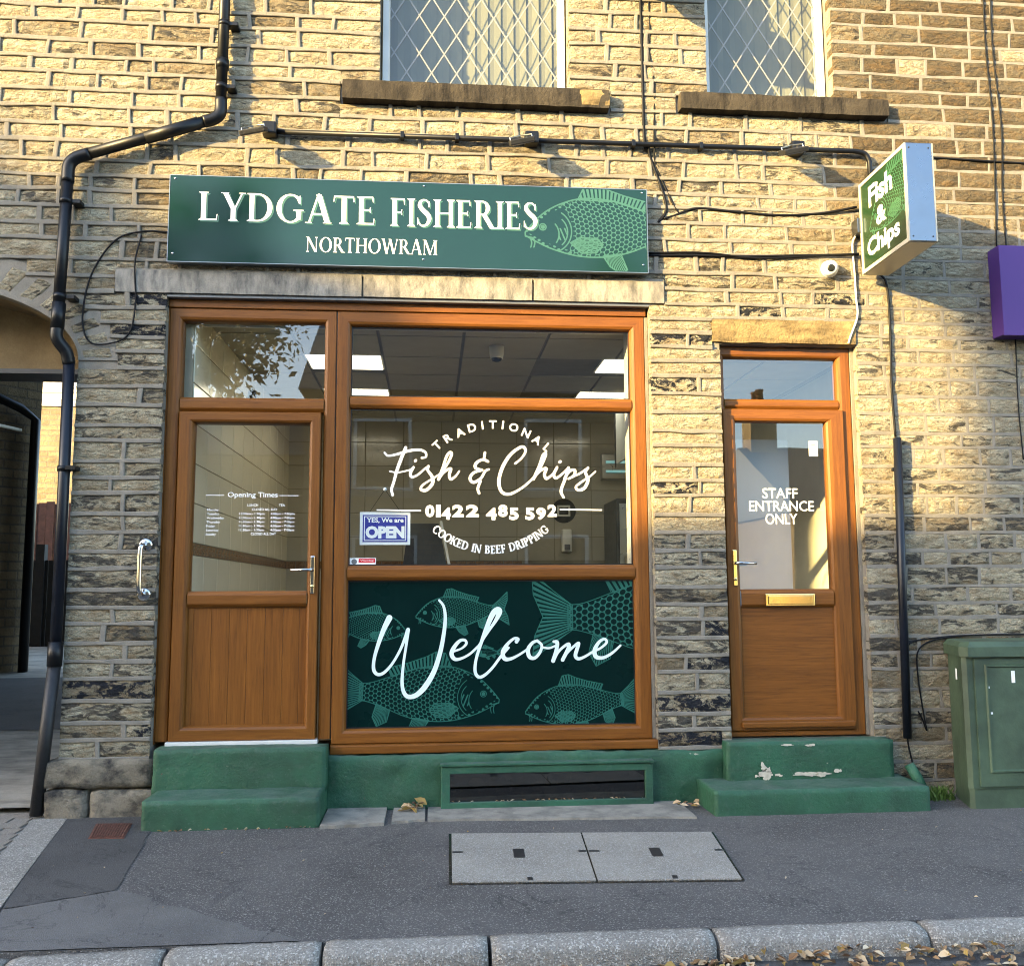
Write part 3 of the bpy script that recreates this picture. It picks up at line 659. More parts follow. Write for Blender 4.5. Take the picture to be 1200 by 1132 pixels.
# spandrel above the passage arch
N = 24
for i in range(N):
    a0 = math.pi*i/N; a1 = math.pi*(i+1)/N
    x0, x1 = AX+AA*math.cos(a1), AX+AA*math.cos(a0); z0_, z1_ = AZ+AB*math.sin(a1), AZ+AB*math.sin(a0)
    wallm.prism([(x0, z0_), (x1, z1_), (x1, AZ+AB+0.02), (x0, AZ+AB+0.02)], 0.006, 0.30)
wallm.box(-6.0, AX-AA, 0.006, 0.30, -0.2, AZ+AB+0.02)
wall = wallm.build('masonry_wall', 'mortar', bld)
# rest of the shell, out of sight: sides, back, floors, roof
sh = MB(); sh.box(XL, XL+0.12, 0.30, 4.4, -0.2, 5.9); sh.box(6.38, 6.5, 0.30, 6.5, -0.2, 5.9); sh.box(XL, 6.5, 6.4, 6.5, -0.2, 5.9); sh.box(XL, 6.38, 0.31, 6.4, 3.30, 3.45); sh.box(-6.0, 6.6, -0.10, 6.6, 5.9, 6.05)
sh.build('rear_shell', 'mortar', bld); 
rf = MB(); rf.add([(-6.1, -0.3, 6.05), (6.7, -0.3, 6.05), (6.7, 3.2, 8.6), (-6.1, 3.2, 8.6), (-6.1, 6.7, 6.05), (6.7, 6.7, 6.05)], [(0, 1, 2, 3), (3, 2, 5, 4), (0, 3, 4), (1, 5, 2)]); rf.build('roof', 'slate', bld)

# --- stones in courses
rng = random.Random(11)
def zone_tint(x, z):
    u = rng.random()
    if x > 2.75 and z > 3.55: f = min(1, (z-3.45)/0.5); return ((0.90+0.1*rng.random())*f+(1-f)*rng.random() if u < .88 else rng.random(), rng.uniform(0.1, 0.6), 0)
    if z < 1.75:
        b = 1 if ((x < 1.9 and rng.random() < 0.16) and z > 0.3) else 0
        return (rng.uniform(0.0, 0.6) if u < .8 else rng.uniform(.6, .85), rng.uniform(0.3, 1.05), b)
    if x < XL+0.6 and z < 3.3: return (rng.uniform(0.1, 0.75), rng.uniform(0.3, 0.9), 1 if rng.random() < 0.10 else 0)
    if x > 2.7: return (rng.uniform(0.0, 0.5), rng.uniform(0.25, 0.85), 0)
    if x > 1.3 and z < 3.2: return (rng.uniform(0, 0.45), rng.uniform(0.1, 0.5), 1 if rng.random() < 0.12 else 0)
    return (rng.uniform(0.0, 0.5) if u < .75 else rng.uniform(.5, .85), rng.uniform(0.05, 0.55) if u < 0.7 else rng.uniform(0.55, 0.9), 0)
def stone_geo(x0, x1, z0, z1, seed, proud=0.0, bul=0.012, amp=0.008):
    nx = max(5, min(10, int((x1-x0)/0.038))); nz = 4; vs = []; fs = []
    rnd = random.Random(seed); tilt = rnd.uniform(-.006, .006); tl2 = rnd.uniform(-.006, .006); off = Vector((rnd.uniform(0, 50), rnd.uniform(0, 50), 0))
    for j in range(nz+1):
        for i in range(nx+1):
            u, v = i/nx, j/nz; x = x0+(x1-x0)*u; z = z0+(z1-z0)*v
            e = min(u*(x1-x0), (1-u)*(x1-x0), v*(z1-z0), (1-v)*(z1-z0)); k_ = min(1, e/0.022)
            p = Vector((x*9, z*14, 0))+off
            n1 = noise.noise(p) + 0.55*noise.noise(p*2.3)
            ez = 0.005*noise.noise(Vector((x*16, z0*7, 3.1))) if j in (0, nz) else 0
            ex = 0.005*noise.noise(Vector((z*16, x0*7, 9.1))) if i in (0, nx) else 0
            y = -0.0045 - k_*(bul + proud + amp*n1) + (tilt*(u-.5)+tl2*(v-.5))*k_
            vs.append((x+ex, y, z+ez))
    for j in range(nz):
        for i in range(nx): a = j*(nx+1)+i; fs.append((a, a+1, a+nx+2, a+nx+1))
    bd = [i for i in range(nx+1)] + [(j+1)*(nx+1)-1 for j in range(1, nz+1)] + [nz*(nx+1)+i for i in range(nx-1, -1, -1)] + [j*(nx+1) for j in range(nz-1, 0, -1)]
    o = len(vs); vs += [(vs[b][0], 0.07, vs[b][2]) for b in bd]; nb = len(bd)
    fs += [(bd[(k_+1) % nb], bd[k_], o+k_, o+(k_+1) % nb) for k_ in range(nb)]
    return vs, fs
stones = []; mort = MB(); J = 0.027
def strap_y(x, z):
    w_ = 1/(1+math.exp((x-2.35-0.5*noise.noise(Vector((z*1.5, 2, 0))))*4))      # proud strap pointing fades out to the right
    low = 0.75 if z < 1.7 else 1.0
    return -0.0175*w_*low - 0.006*(1-w_)
def strap_h(x0, x1, z):
    n = max(1, int((x1-x0)/0.05)); vs = []; fs = []
    for i in range(n+1):
        x = x0+(x1-x0)*i/n; zz = z+0.0075*noise.noise(Vector((x*2.6, z*11, 0)))+0.002*noise.noise(Vector((x*19, z*11, 4)))
        h = J*0.46+0.0060*noise.noise(Vector((x*6, z*5, 7))); y = strap_y(x, z)+0.004*noise.noise(Vector((x*12, z*9, 2)))
        vs += [(x, 0.02, zz-h-.003), (x, y+.003, zz-h), (x, y, zz-h*.7), (x, y, zz+h*.7), (x, y+.003, zz+h), (x, 0.02, zz+h+.003)]
    for i in range(n):
        for k_ in range(5): a = i*6+k_; fs.append((a, a+6, a+7, a+1))
    fs += [(0, 1, 2, 3, 4, 5), tuple(n*6+k_ for k_ in range(5, -1, -1))]; mort.add(vs, fs)
def strap_v(x, z0, z1):
    h = J*0.5*rng.uniform(.75, 1.2); dx = rng.uniform(-.006, .006); y = strap_y(x, z0)+0.001
    vs = []
    for z, d in ((z0, -dx), ((z0+z1)/2, rng.uniform(-.002, .002)), (z1, dx)): vs += [(x+d-h-.002, .02, z), (x+d-h, y+.002, z), (x+d-h*.6, y, z), (x+d+h*.6, y, z), (x+d+h, y+.002, z), (x+d+h+.002, .02, z)]
    mort.add(vs, [(i*6+k_, i*6+k_+1, i*6+k_+7, i*6+k_+6) for i in range(2) for k_ in range(5)])
z = -0.02
while z < 5.75:
    h = rng.choice([0.100, 0.106, 0.110, 0.116, 0.126, 0.092]); z0, z1 = z, z+h; z = z1
    zm = (z0+z1)/2
    xl = XL if z1 < AZ+0.05 else max(-6.0, arch_left(zm, 0.235))
    if z1 < AZ+0.05: segs_start = XL
    cuts = sorted({xl, 5.6} | {b[k_] for b in BLOCK for k_ in (0, 1) if b[2] < z1-.004 and b[3] > z0+.004 and xl < b[k_] < 5.6})
    segs = []
    for a, b in zip(cuts[:-1], cuts[1:]):
        lo, hi = z0, z1; xm = (a+b)/2; dead = False
        for bl in BLOCK:
            if bl[0] < xm < bl[1] and bl[2] < z1-.004 and bl[3] > z0+.004:
                if bl[2] <= z0+.004 and bl[3] >= z1-.004: dead = True
                elif bl[2] <= z0+.004: lo = max(lo, bl[3])
                elif bl[3] >= z1-.004: hi = min(hi, bl[2])
                else: dead = True
        if dead or hi-lo < 0.045: continue
        if segs and abs(segs[-1][1]-a) < 1e-6 and segs[-1][2:] == [lo, hi]: segs[-1][1] = b
        else: segs.append([a, b, lo, hi])
    for a, b, lo, hi in segs:
        if hi-lo < h-1e-6 or True: strap_h(a+.002, b-.002, lo)
        x = a
        first = True
        while x < b-1e-4:
            L = rng.uniform(0.17, 0.30) if rng.random() < .5 else rng.uniform(0.28, 0.46)
            if x+L > b-0.13: L = b-x
            if L > 0.55: L /= 2
            xa, xb = x+(J*.5-.003 if not first else 0.0), x+L-(J*.5-.003 if x+L < b-1e-4 else 0.0)
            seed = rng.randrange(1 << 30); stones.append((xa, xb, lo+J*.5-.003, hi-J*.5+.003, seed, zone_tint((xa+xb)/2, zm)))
            if x+L < b-1e-4: strap_v(x+L, lo, hi)
            x += L; first = False
def view_area(s_):
    cx, cz = (s_[0]+s_[1])/2, (s_[2]+s_[3])/2
    v = -2.75 < cx < 4.1 and -0.1 < cz < 5.4
    return (s_[1]-s_[0])*(s_[3]-s_[2])*(1 if v else 0.05)
stones.sort(key=view_area, reverse=True)
rest = MB()
for i, (xa, xb, za, zb, seed, tint) in enumerate(stones):
    pr = 0.002 if xa < 2.4 else 0.0
    vs, fs = stone_geo(xa, xb, za, zb, seed, pr, 0.0055 if xa < 2.6 else 0.0060, 0.0095 if xa < 2.6 else 0.0065)
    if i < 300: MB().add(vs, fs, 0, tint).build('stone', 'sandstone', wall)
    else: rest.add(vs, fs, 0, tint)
rest.build('small_stones', 'sandstone', wall, kind='stuff')
mort.build('mortar_joints', 'mortar', wall)
# voussoirs of the passage arch, skewback stones
arch = MB(); 
for i in range(22):
    a0 = math.pi*(i+0.10)/22; a1 = math.pi*(i+0.90)/22; pts = []
    for aa, g in ((a0, 0.004), (a1, 0.004), (a1, 0.225), (a0, 0.225)): pts.append((AX+(AA+g)*math.cos(aa), AZ+(AB+g)*math.sin(aa)))
    m = MB(); tint = (rng.uniform(.2, .7), rng.uniform(.4, .9), 0); nn = 5; vs = []; fs = []
    for j in range(nn+1):
        for k_ in range(nn+1):
            u, v = j/nn, k_/nn; p0 = np.array(pts[0])*(1-u)*(1-v)+np.array(pts[1])*u*(1-v)+np.array(pts[2])*u*v+np.array(pts[3])*(1-u)*v
            e = min(u, 1-u, v, 1-v); y = 0.004-min(1, e*5)*(0.012+0.008*noise.noise(Vector((p0[0]*12, p0[1]*12, i)))); vs.append((p0[0], y, p0[1]))
    for j in range(nn):
        for k_ in range(nn): a = j*(nn+1)+k_; fs.append((a, a+nn+1, a+nn+2, a+1))
    bd = list(range(nn+1)) + [(j+1)*(nn+1)-1 for j in range(1, nn+1)] + [nn*(nn+1)+j for j in range(nn-1, -1, -1)] + [j*(nn+1) for j in range(nn-1, 0, -1)]
    o = len(vs); vs += [(vs[b][0], 0.15, vs[b][2]) for b in bd]; fs += [(bd[k_], bd[(k_+1) % len(bd)], o+(k_+1) % len(bd), o+k_) for k_ in range(len(bd))]
    m.add(vs, fs, 0, tint); m.build('voussoir', 'sandstone', wall)
# mortar band between the voussoirs
m = MB(); vs = []; NB = 60
for i in range(NB+1):
    a = math.pi*i/NB
    for g in (0.0, 0.245): vs.append((AX+(AA+g)*math.cos(a), -0.004, AZ+(AB+g)*math.sin(a)))
m.add(vs, [(2*i, 2*i+1, 2*i+3, 2*i+2) for i in range(NB)]); m.build('arch_pointing', 'mortar', wall)
# corner base stones
for x0, x1, y0, z0, z1 in ((-2.215, -1.60, -0.055, 0.165, 0.325), (-2.205, -1.965, -0.065, -0.10, 0.160), (-1.955, -1.56, -0.060, -0.10, 0.155)):
    smooth(MB().rough_box(x0, x1, y0, 0.2, z0, z1, 0.02, 0.012, 0.045, 8)).build('base_stone', 'plinth_stone', wall)
# --- lintels and sills
for x0, x1 in ((-1.95, -0.445), (-0.437, 0.632), (0.640, 1.49)):
    MB().rough_box(x0, x1, -0.022, 0.20, 3.118, 3.262, 0.006, 0.0025, 0.05, 10).build('lintel', 'lintel_stone', bld)
MB().box(-1.70, 1.44, -0.004, 0.10, 3.098, 3.117, 0, 0.003).build('lead_flashing', 'lead_grey', bld)
MB().rough_box(1.80, 2.765, -0.018, 0.20, 2.868, 3.030, 0.012, 0.006, 0.04, 9).build('door_lintel', 'door_lintel_stone', bld)
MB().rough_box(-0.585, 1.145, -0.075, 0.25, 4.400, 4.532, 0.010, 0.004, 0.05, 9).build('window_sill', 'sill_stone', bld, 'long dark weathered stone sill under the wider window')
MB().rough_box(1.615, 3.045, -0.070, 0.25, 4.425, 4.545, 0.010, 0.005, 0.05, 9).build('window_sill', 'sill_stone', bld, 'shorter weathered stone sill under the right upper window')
MB().rough_box(0.945, 1.147, -0.0775, -0.02, 4.418, 4.525, 0.012, 0.006, 0.03, 12).build('sill_scar', 'door_lintel_stone', bld, 'pale spalled patch on the right end of the dark sill')
# --- green painted plinth
pl = smooth(MB().rough_box(-0.63, 1.81, -0.026, 0.25, -0.1, 0.312, 0.015, 0.014, 0.032, 9)).build('plinth', 'green_masonry_paint', bld)
cw = MB().ring(0.062, 1.335, 0.008, 0.252, [(0, 0.02), (0, -0.082), (0.004, -0.086), (0.044, -0.086), (0.048, -0.082), (0.048, 0.0)], (1.1, 1, .75, .9), 0, 0)
cw.box(0.055, 1.342, -0.098, 0.0, 0.254, 0.268, 0, 0.003)
cel = cw.build('cellar_window', 'green_frame_paint', bld, 'low green framed cellar light set in the green plinth')
MB().box(0.10, 1.295, -0.060, -0.057, 0.03, 0.225).build('pane', 'dull_glass', cel)
MB().box(0.08, 1.315, -0.056, -0.054, 0.02, 0.235).build('backing', 'dark_void', cel)
lm = MB(); r5 = random.Random(3)
for k_ in range(34):
    x = r5.uniform(0.12, 1.28); y = -0.070; s_ = r5.uniform(.008, .02); a = r5.uniform(0, 6.28); tn = r5.choice([(.35, .22, .11), (.5, .42, .3), (.2, .12, .06)])
    lm.add([(x-s_*math.cos(a), y-.006, .0445), (x, y, .046+s_*.5), (x+s_*math.cos(a), y+.006, .0445+s_*.3), (x, y-.008, .050)], [(0, 1, 2), (0, 2, 3)], 0, tn)
lm.build('leaf_debris', 'dead_leaf', cel, kind='stuff')

# ================================================================== SHOPFRONT JOINERY
def prof(w, yf, yb): return [(0, yb), (0, yf+.005), (.005, yf), (w-.024, yf), (w-.010, yf+.007), (w-.002, yf+.020), (w, yf+.034), (w, yb)]
def rail(mb, x0, x1, z0, z1, yf, yb):
    n = [(yb, z0), (yf+.034, z0), (yf+.016, z0+.004), (yf+.002, z0+.020), (yf, z0+.026), (yf, z1-.026), (yf+.002, z1-.020), (yf+.016, z1-.004), (yf+.034, z1), (yb, z1)]
    vs = [(x0, y, z_) for y, z_ in n] + [(x1, y, z_) for y, z_ in n]; k_ = len(n)
    mb.add(vs, [(i, i+1, k_+i+1, k_+i) for i in range(k_-1)], 1); return mb
FY, BY, GY = 0.050, 0.13, 0.092
OK2 = ['oak_upright', 'oak_rail']
# right bay: big window over the printed panel
f = MB().ring(-0.598, 1.368, 0.372, 3.045, prof(.09, FY, BY), (.96, 1.06, .95, 1))
rail(f, -0.515, 1.276, 1.348, 1.443, FY+.001, BY); rail(f, -0.515, 1.276, 2.424, 2.506, FY+.001, BY)
win = f.build('shop_window', OK2, bld, 'oak coloured shop window with white lettering above a printed green panel')
MB().box(-1.635, 1.378, 0.040, BY, 3.047, 3.097, 1, 0.004).build('head_trim', OK2, win)
MB().box(-0.600, 1.395, 0.012, BY, 0.318, 0.370, 1, 0.008).build('window_board', OK2, win)
MB().box(1.3685, 1.391, 0.052, 0.12, 0.372, 3.045, 0, 0.003).build('side_trim', 'mortar', win)
def pane(par, x0, x1, z0, z1, y=GY, mat='window_glass'): return MB().add([(x0, y, z0), (x1, y, z0), (x1, y, z1), (x0, y, z1)], [(0, 1, 2, 3)]).build('pane', mat, par)
pane(win, -0.514, 1.275, 1.44, 2.427); pane(win, -0.514, 1.275, 2.503, 2.957)
gask = MB()
for z0, z1 in ((1.443, 2.424), (2.506, 2.955), (0.4575, 1.348)): gask.ring(-0.5125, 1.2730, z0, z1, [(0, GY-.003), (.007, GY-.0035), (.007, GY+.002)], mi_h=0, mi_v=0)
gask.build('gasket', 'dark_metal', win)
MB().box(-0.512, 1.273, 0.090, 0.10, 0.455, 1.350).build('printed_panel', 'panel_green', win)
# left bay: entrance door
f = MB().ring(-1.630, -0.604, 0.405, 3.045, prof(.08, FY, BY), (1, .93, 0.01, 1)); rail(f, -1.552, -0.677, 2.392, 2.486, FY+.001, BY)
door = f.build('entrance_door', OK2, bld, 'oak coloured entrance door with glazed top, boarded lower half and fanlight')
MB().box(-0.603, -0.599, FY+.012, BY, 0.405, 3.045).build('joint_strip', 'dark_metal', door)
MB().box(-1.637, -1.6305, 0.054, 0.12, 0.39, 3.045).build('side_trim', 'oak_upright', door)
pane(door, -1.552, -0.676, 2.484, 2.967)
SY = 0.028
lf = MB().ring(-1.547, -0.690, 0.408, 2.388, prof(.086, SY, BY-.01), (1, .80, 1, .80)); rail(lf, -1.462, -0.757, 1.190, 1.290, SY+.001, BY-.01)
leaf = lf.build('door_leaf', OK2, door)
pane(door, -1.465, -0.755, 1.287, 2.322, 0.072)
bx = [-1.463, -1.428, -1.322, -1.216, -1.110, -1.004, -0.898, -0.800, -0.757]
for a, b in zip(bx[:-1], bx[1:]): MB().box(a+.0004, b-.0004, 0.062, 0.085, 0.490, 1.192, 0, 0.0022).build('board', 'oak_upright', door)
MB().box(-1.50, -0.72, 0.066, 0.09, 0.47, 1.21).build('panel_backing', 'dark_metal', door)
MB().box(-1.560, -0.675, 0.012, 0.12, 0.380, 0.406, 0, 0.004).build('threshold', 'white_upvc', door)
def lever(par, x, z, d, yf, plate, grip):
    p = MB().box(x-.014, x+.014, yf-.010, yf+.004, z-.145, z+.085, 0, 0.006).build('handle_plate', plate, par)
    smooth(MB().tube([(x, yf-.004, z), (x, yf-.045, z), (x+d*.008, yf-.056, z), (x+d*.03, yf-.060, z), (x+d*.125, yf-.058, z-.003)], [.010, .010, .010, .0095, .0085], 10)).build('lever_handle', grip, par)
    smooth(MB().lathe((x, yf-.009, z-.10), (0, -1, 0), [(0, .011), (.006, .011), (.008, .009)], 16)).build('lock_cylinder', 'brass', par)
lever(door, -0.722, 1.415, -1, SY, 'chrome', 'chrome')
# opening times lettering on the door glass
pl_ = lambda y: (lambda x, z_: (x, y, z_))
dm = MB(); P72 = pl_(0.0708)
zc = lambda py: 1.29+(692-py)*0.00527
xc = lambda px: -1.454+(px-230)*0.00535
text_fit(dm, 'Opening Times', xc(268.0), xc(324.5), zc(585.0), zc(577.3), P72, 0.012)
for a, b in ((243.5, 264), (326.5, 348)): MB().add([P72(xc(a), zc(581.6)), P72(xc(b), zc(581.6)), P72(xc(b), zc(580.8)), P72(xc(a), zc(580.8))], [(0, 1, 2, 3)]).build('ruled_line', 'letter_white', door)
dm.build('opening_times_heading', 'letter_white', door); dm = MB()
text_fit(dm, 'LUNCH', xc(290.5), xc(302.5), zc(594.1), zc(591.2), P72, 0.01); text_fit(dm, 'TEA', xc(326), xc(333), zc(594.1), zc(591.2), P72, 0.01)
for i, dname in enumerate(('Monday', 'Tuesday', 'Wednesday', 'Thursday', 'Friday', 'Saturday', 'Sunday')):
    py = 599.3+i*4.75
    text_size(dm, dname, xc(245.5-i*.15), zc(py), 0.0135, P72, 0.012, squeeze=1.12)
    if i in (0, 6): text_fit(dm, 'CLOSED ALL DAY', xc(296-i*.15), xc(324.5-i*.15), zc(py-.3), zc(py-3.2), P72, 0.012)
    else:
        text_fit(dm, '11:30am - 1:30pm', xc(281.5), xc(310), zc(py+.6), zc(py-2.9), P72, 0.014); text_fit(dm, '4:00pm - 7:00pm', xc(317), xc(344), zc(py+.6), zc(py-2.9), P72, 0.014)
dm.build('opening_hours_table', 'letter_white', door)

# trace mapping: positions read off a picture of the flat panel, as fractions of that panel
def quad(tl, tr, bl, br, x0, x1, z0, z1):
    def fn(x, y):
        for _ in range(3):
            v = 0.5 if _ == 0 else v
            xl_, xr_ = tl[0]+(bl[0]-tl[0])*v, tr[0]+(br[0]-tr[0])*v; u = (x-xl_)/(xr_-xl_)
            yt, yb_ = tl[1]+(tr[1]-tl[1])*u, bl[1]+(br[1]-bl[1])*u; v = (y-yt)/(yb_-yt)
        return (x0+(x1-x0)*u, z1-(z1-z0)*v)
    return fn
# --- printed panel: carp and the word Welcome
qw = quad((30, 33), (1150, 28), (15, 612), (1165, 597), -0.512, 1.273, 0.4575, 1.348); kx = 1.785/1135
ink = Ink(-0.51, 1.271, 0.46, 1.346, 0.0026)
for nose_, L, dx, ang in (((290, 172), 365, 1, 0.06), ((252, 232), 330, -1, 0.10), ((615, 500), 640, -1, 0.06), ((720, 548), 460, 1, 0.10), ((518, 318), 108, 1, 0.0), ((1700, 178), 960, -1, 0.0)):
    x_, z_ = qw(*nose_); sub = Ink(-0.51, 1.271, 0.46, 1.346, 0.0026); carp(sub, (x_, z_, dx, ang*dx), L*kx, lw=0.0020/(L*kx)); ink.F = np.maximum(ink.F, sub.F)
ink.clip(-0.505, 1.266, 0.464, 1.341)
ink.mb(pl_(0.0893)).build('fish_print', 'fish_dark_green', win)
ink = Ink(-0.51, 1.271, 0.46, 1.346, 0.0024)
def script(ink, q, strokes, k):
    for pts, w_ in strokes:
        ws = w_ if isinstance(w_, (list, tuple)) else [w_]*len(pts)
        if len(ws) != len(pts): ws = list(np.interp(np.linspace(0, 1, len(pts)), np.linspace(0, 1, len(ws)), ws))
        ink.stroke([q(*p) for p in pts], [a*k for a in ws], 8)
welcome = [
 ([(187, 180), (165, 225), (141, 290), (126, 345), (125, 385), (141, 402), (165, 394), (195, 362), (226, 310), (246, 262), (258, 228)], [11, 9, 7, 6, 6.5, 6, 5.5, 5, 5, 5.5, 7]),
 ([(259, 226), (251, 290), (240, 360), (234, 430), (240, 470), (258, 489), (290, 482), (325, 448), (360, 388), (385, 310), (400, 230), (404, 172), (397, 132), (381, 110)], [7, 5, 5, 6, 7, 8, 9, 10, 9, 8, 7, 6, 5, 4.5]),
 ([(437, 312), (468, 300), (486, 282), (480, 268), (460, 271), (438, 296), (428, 322), (440, 342), (466, 340), (500, 322), (535, 290)], [4, 4, 5, 5, 6, 7.5, 8, 7, 5, 4.5, 4.5]),
 ([(535, 290), (575, 230), (604, 187), (617, 157), (609, 148), (590, 165), (565, 222), (540, 292), (523, 350), (521, 394), (536, 413), (560, 404), (590, 375), (620, 335), (652, 298)], [4.5, 5, 7, 10, 11, 10, 8, 6, 5.5, 6, 6, 5.5, 5, 5, 5]),
 ([(684, 274), (690, 264), (674, 262), (648, 284), (630, 314), (636, 340), (660, 342), (694, 326), (728, 304)], [7, 6, 5, 6, 7.5, 8, 6, 4.5, 4.5]),
 ([(766, 270), (746, 280), (730, 306), (736, 334), (757, 338), (778, 315), (784, 288), (768, 272)], [5, 6, 7.5, 7.5, 6, 5.5, 5, 5]),
 ([(784, 296), (812, 300), (836, 292)], 4.0),
 ([(832, 274), (846, 278), (842, 310), (830, 350)], [5, 7, 7, 7.5]),
 ([(832, 350), (848, 318), (872, 294), (892, 284), (890, 302), (868, 346)], [5, 5, 5, 6, 7, 7]),
 ([(868, 346), (888, 316), (916, 290), (932, 281), (925, 305), (919, 330), (931, 342), (956, 334), (990, 314), (1020, 300), (1044, 278), (1036, 264), (1014, 276), (996, 308), (1002, 334), (1030, 338), (1066, 320), (1100, 290)], [5, 5, 5, 6, 7, 7, 6, 5, 4.5, 4.5, 5, 5, 6, 8, 8, 6, 5, 4])]
script(ink, qw, welcome, kx*1.06)
ink.mb(pl_(0.0880)).build('welcome_lettering', 'letter_pale', win)
# --- white vinyl lettering on the big pane (crop scale 3.333 of the glass)
qg = quad((33.3, -8), (1135.3, 8.3), (24.7, 606.7), (1146.7, 606.7), -0.512, 1.273, 1.443, 2.424); kg = 1.785/1112
GP = pl_(GY-.0012)
ink = Ink(-0.40, 1.15, 1.46, 2.40, 0.0024)
fishchips = [
 ([(164, 166), (178, 178), (216, 171), (262, 158), (300, 155), (323, 166), (324, 183), (308, 187)], [4, 4, 5, 5.5, 5, 4.5, 4, 4]),
 ([(246, 146), (230, 185), (212, 235), (200, 280), (191, 310), (195, 333)], [6, 6.5, 6, 5.5, 5.5, 5]),
 ([(185, 240), (216, 244), (262, 234), (274, 226)], 3.2),
 ([(276, 224), (264, 248), (270, 262), (292, 254), (318, 232), (334, 220)], [5, 5.5, 5, 4, 4, 4]),
 ([(283, 199), (285, 197)], 5.5),
 ([(334, 220), (332, 236), (349, 262), (350, 288), (326, 314), (305, 311), (312, 294), (342, 274), (378, 252)], [5, 5, 6, 6, 6, 5, 4, 3.5, 3.5]),
 ([(378, 252), (402, 222), (424, 178), (420, 165), (406, 180), (392, 222), (374, 272)], [3.5, 4, 5, 5, 5, 5, 5.5]),
 ([(376, 270), (388, 252), (408, 234), (422, 231), (416, 254), (422, 271), (440, 260), (455, 240)], [4, 4, 4.5, 5.5, 5.5, 5, 4, 3]),
 ([(556, 167), (552, 194)], [5, 4]), ([(568, 202), (547, 194), (522, 208), (519, 227), (546, 236)], [5, 5, 5.5, 5.5, 4]),
 ([(546, 236), (512, 246), (497, 268), (511, 284), (540, 268), (557, 240), (571, 233)], [4, 5, 5.5, 5.5, 5, 4.5, 4]), ([(538, 280), (528, 308), (533, 327)], [5, 5, 5]),
 ([(676, 210), (700, 190), (716, 164), (710, 146), (690, 149), (655, 177), (625, 226), (611, 280), (621, 320), (650, 331), (690, 314), (730, 284), (770, 242)], [4, 4, 4.5, 5.5, 5.5, 6, 6.5, 6.5, 6, 5.5, 4.5, 4, 3.5]),
 ([(770, 242), (790, 196), (797, 172), (786, 178), (771, 220), (748, 272)], [3.5, 4.5, 5.5, 5, 5, 5.5]),
 ([(750, 270), (764, 250), (784, 234), (799, 231), (792, 254), (800, 270), (820, 257), (838, 238)], [4, 4, 4.5, 5.5, 5.5, 5, 4, 3.5]),
 ([(842, 226), (829, 254), (838, 268), (860, 254), (884, 232)], [5, 5.5, 5, 4, 4]), ([(853, 205), (855, 203)], 5.5),
 ([(888, 228), (873, 275), (858, 318), (868, 344)], [5.5, 5.5, 5.5, 4.5]), ([(872, 268), (894, 240), (913, 238), (910, 258), (888, 271)], [4, 5, 5.5, 5, 4]), ([(906, 262), (934, 250), (966, 228)], 3.8),
 ([(966, 228), (956, 246), (966, 276), (951, 308), (927, 315), (918, 302), (944, 281), (974, 262), (996, 243)], [5, 5.5, 6, 6, 5.5, 4.5, 4, 3.5, 3])]
script(ink, qg, fishchips, kg)
def arc_serif(ink, text, cx, cy, R, half, cap):
    # letters on the lower arc, tops towards the centre
    tot = sum(serif_glyph(c)[1]+0.05 for c in text); s_ = 0.0
    for c in text:
        P, adv = serif_glyph(c); fr = (s_+adv/2)/tot; s_ += adv+0.05; th = -half+2*half*fr; k_ = 2*half*R/tot
        for p in P:
            def tr(a, b):
                lx, ly = (a-adv/2)*k_, b*cap; gx = cx+R*math.sin(th)+lx*math.cos(th)+(-ly)*math.sin(th); gy = cy+R*math.cos(th)-lx*math.sin(th)-ly*math.cos(th)
                return qg(gx, gy)
            if p[0] == 'p': ink.poly([tr(a, b) for a, b in p[1]])
            else: ink.stroke([tr(a, b) for a, b in p[1]], [q*cap*kg for q in p[2]], 5)
sv = ink.F.copy(); ink.F[:] = -1.0; arc_serif(ink, 'COOKED IN BEEF DRIPPING', 580, 214, 348, 0.735, 31); ink.F = np.maximum(sv, ink.F+0.0016)
lm = ink.mb(GP)
for ch, cx, cy, rot in zip('TRADITIONAL', (368, 410, 458, 505, 546, 587, 627, 670, 719, 762, 803), (137, 108, 86, 68, 58, 55, 57, 67, 90, 117, 147), None or [math.asin((x-587)/325) for x in (368, 410, 458, 505, 546, 587, 627, 670, 719, 762, 803)]):
    v, fcs = font_polys(ch, 0.022); xs_ = [p[0] for p in v]; ys_ = [p[1] for p in v]; mx, my = (min(xs_)+max(xs_))/2, (min(ys_)+max(ys_))/2; k_ = 33/(max(ys_)-min(ys_))
    def tr(p):
        lx, ly = (p[0]-mx)*k_*1.05, (p[1]-my)*k_; gx = cx+lx*math.cos(rot)+ly*math.sin(rot); gy = cy+lx*math.sin(rot)-ly*math.cos(rot)
        return GP(*qg(gx, gy))
    lm.add([tr(p) for p in v], fcs)
xd = 322
for ch, a, b, d0, d1 in (('0', 322, 360, 0, 0), ('1', 364, 385, 0, 0), ('4', 386, 425, 10, 10), ('2', 428, 475, 0, 0), ('2', 482, 535, 0, 0), ('4', 560, 605, 12, 12), ('8', 608, 648, 0, 0), ('5', 652, 692, 12, 12), ('5', 716, 755, 12, 12), ('9', 759, 800, 12, 12), ('2', 804, 843, 0, 0)):
    x0, zt = qg(a, 372+d0); x1, zb = qg(b, 420+d1); text_fit(lm, ch, x0, x1-.004, zb, zt, GP, 0.045)
for a, b in ((133, 305), (853, 1022)):
    p = [qg(a, 394), qg(b, 397), qg(b, 391.5), qg(a, 388.5)]; lm.add([GP(*q) for q in p], [(0, 1, 2, 3)])
lm.build('window_lettering', 'letter_white', win)
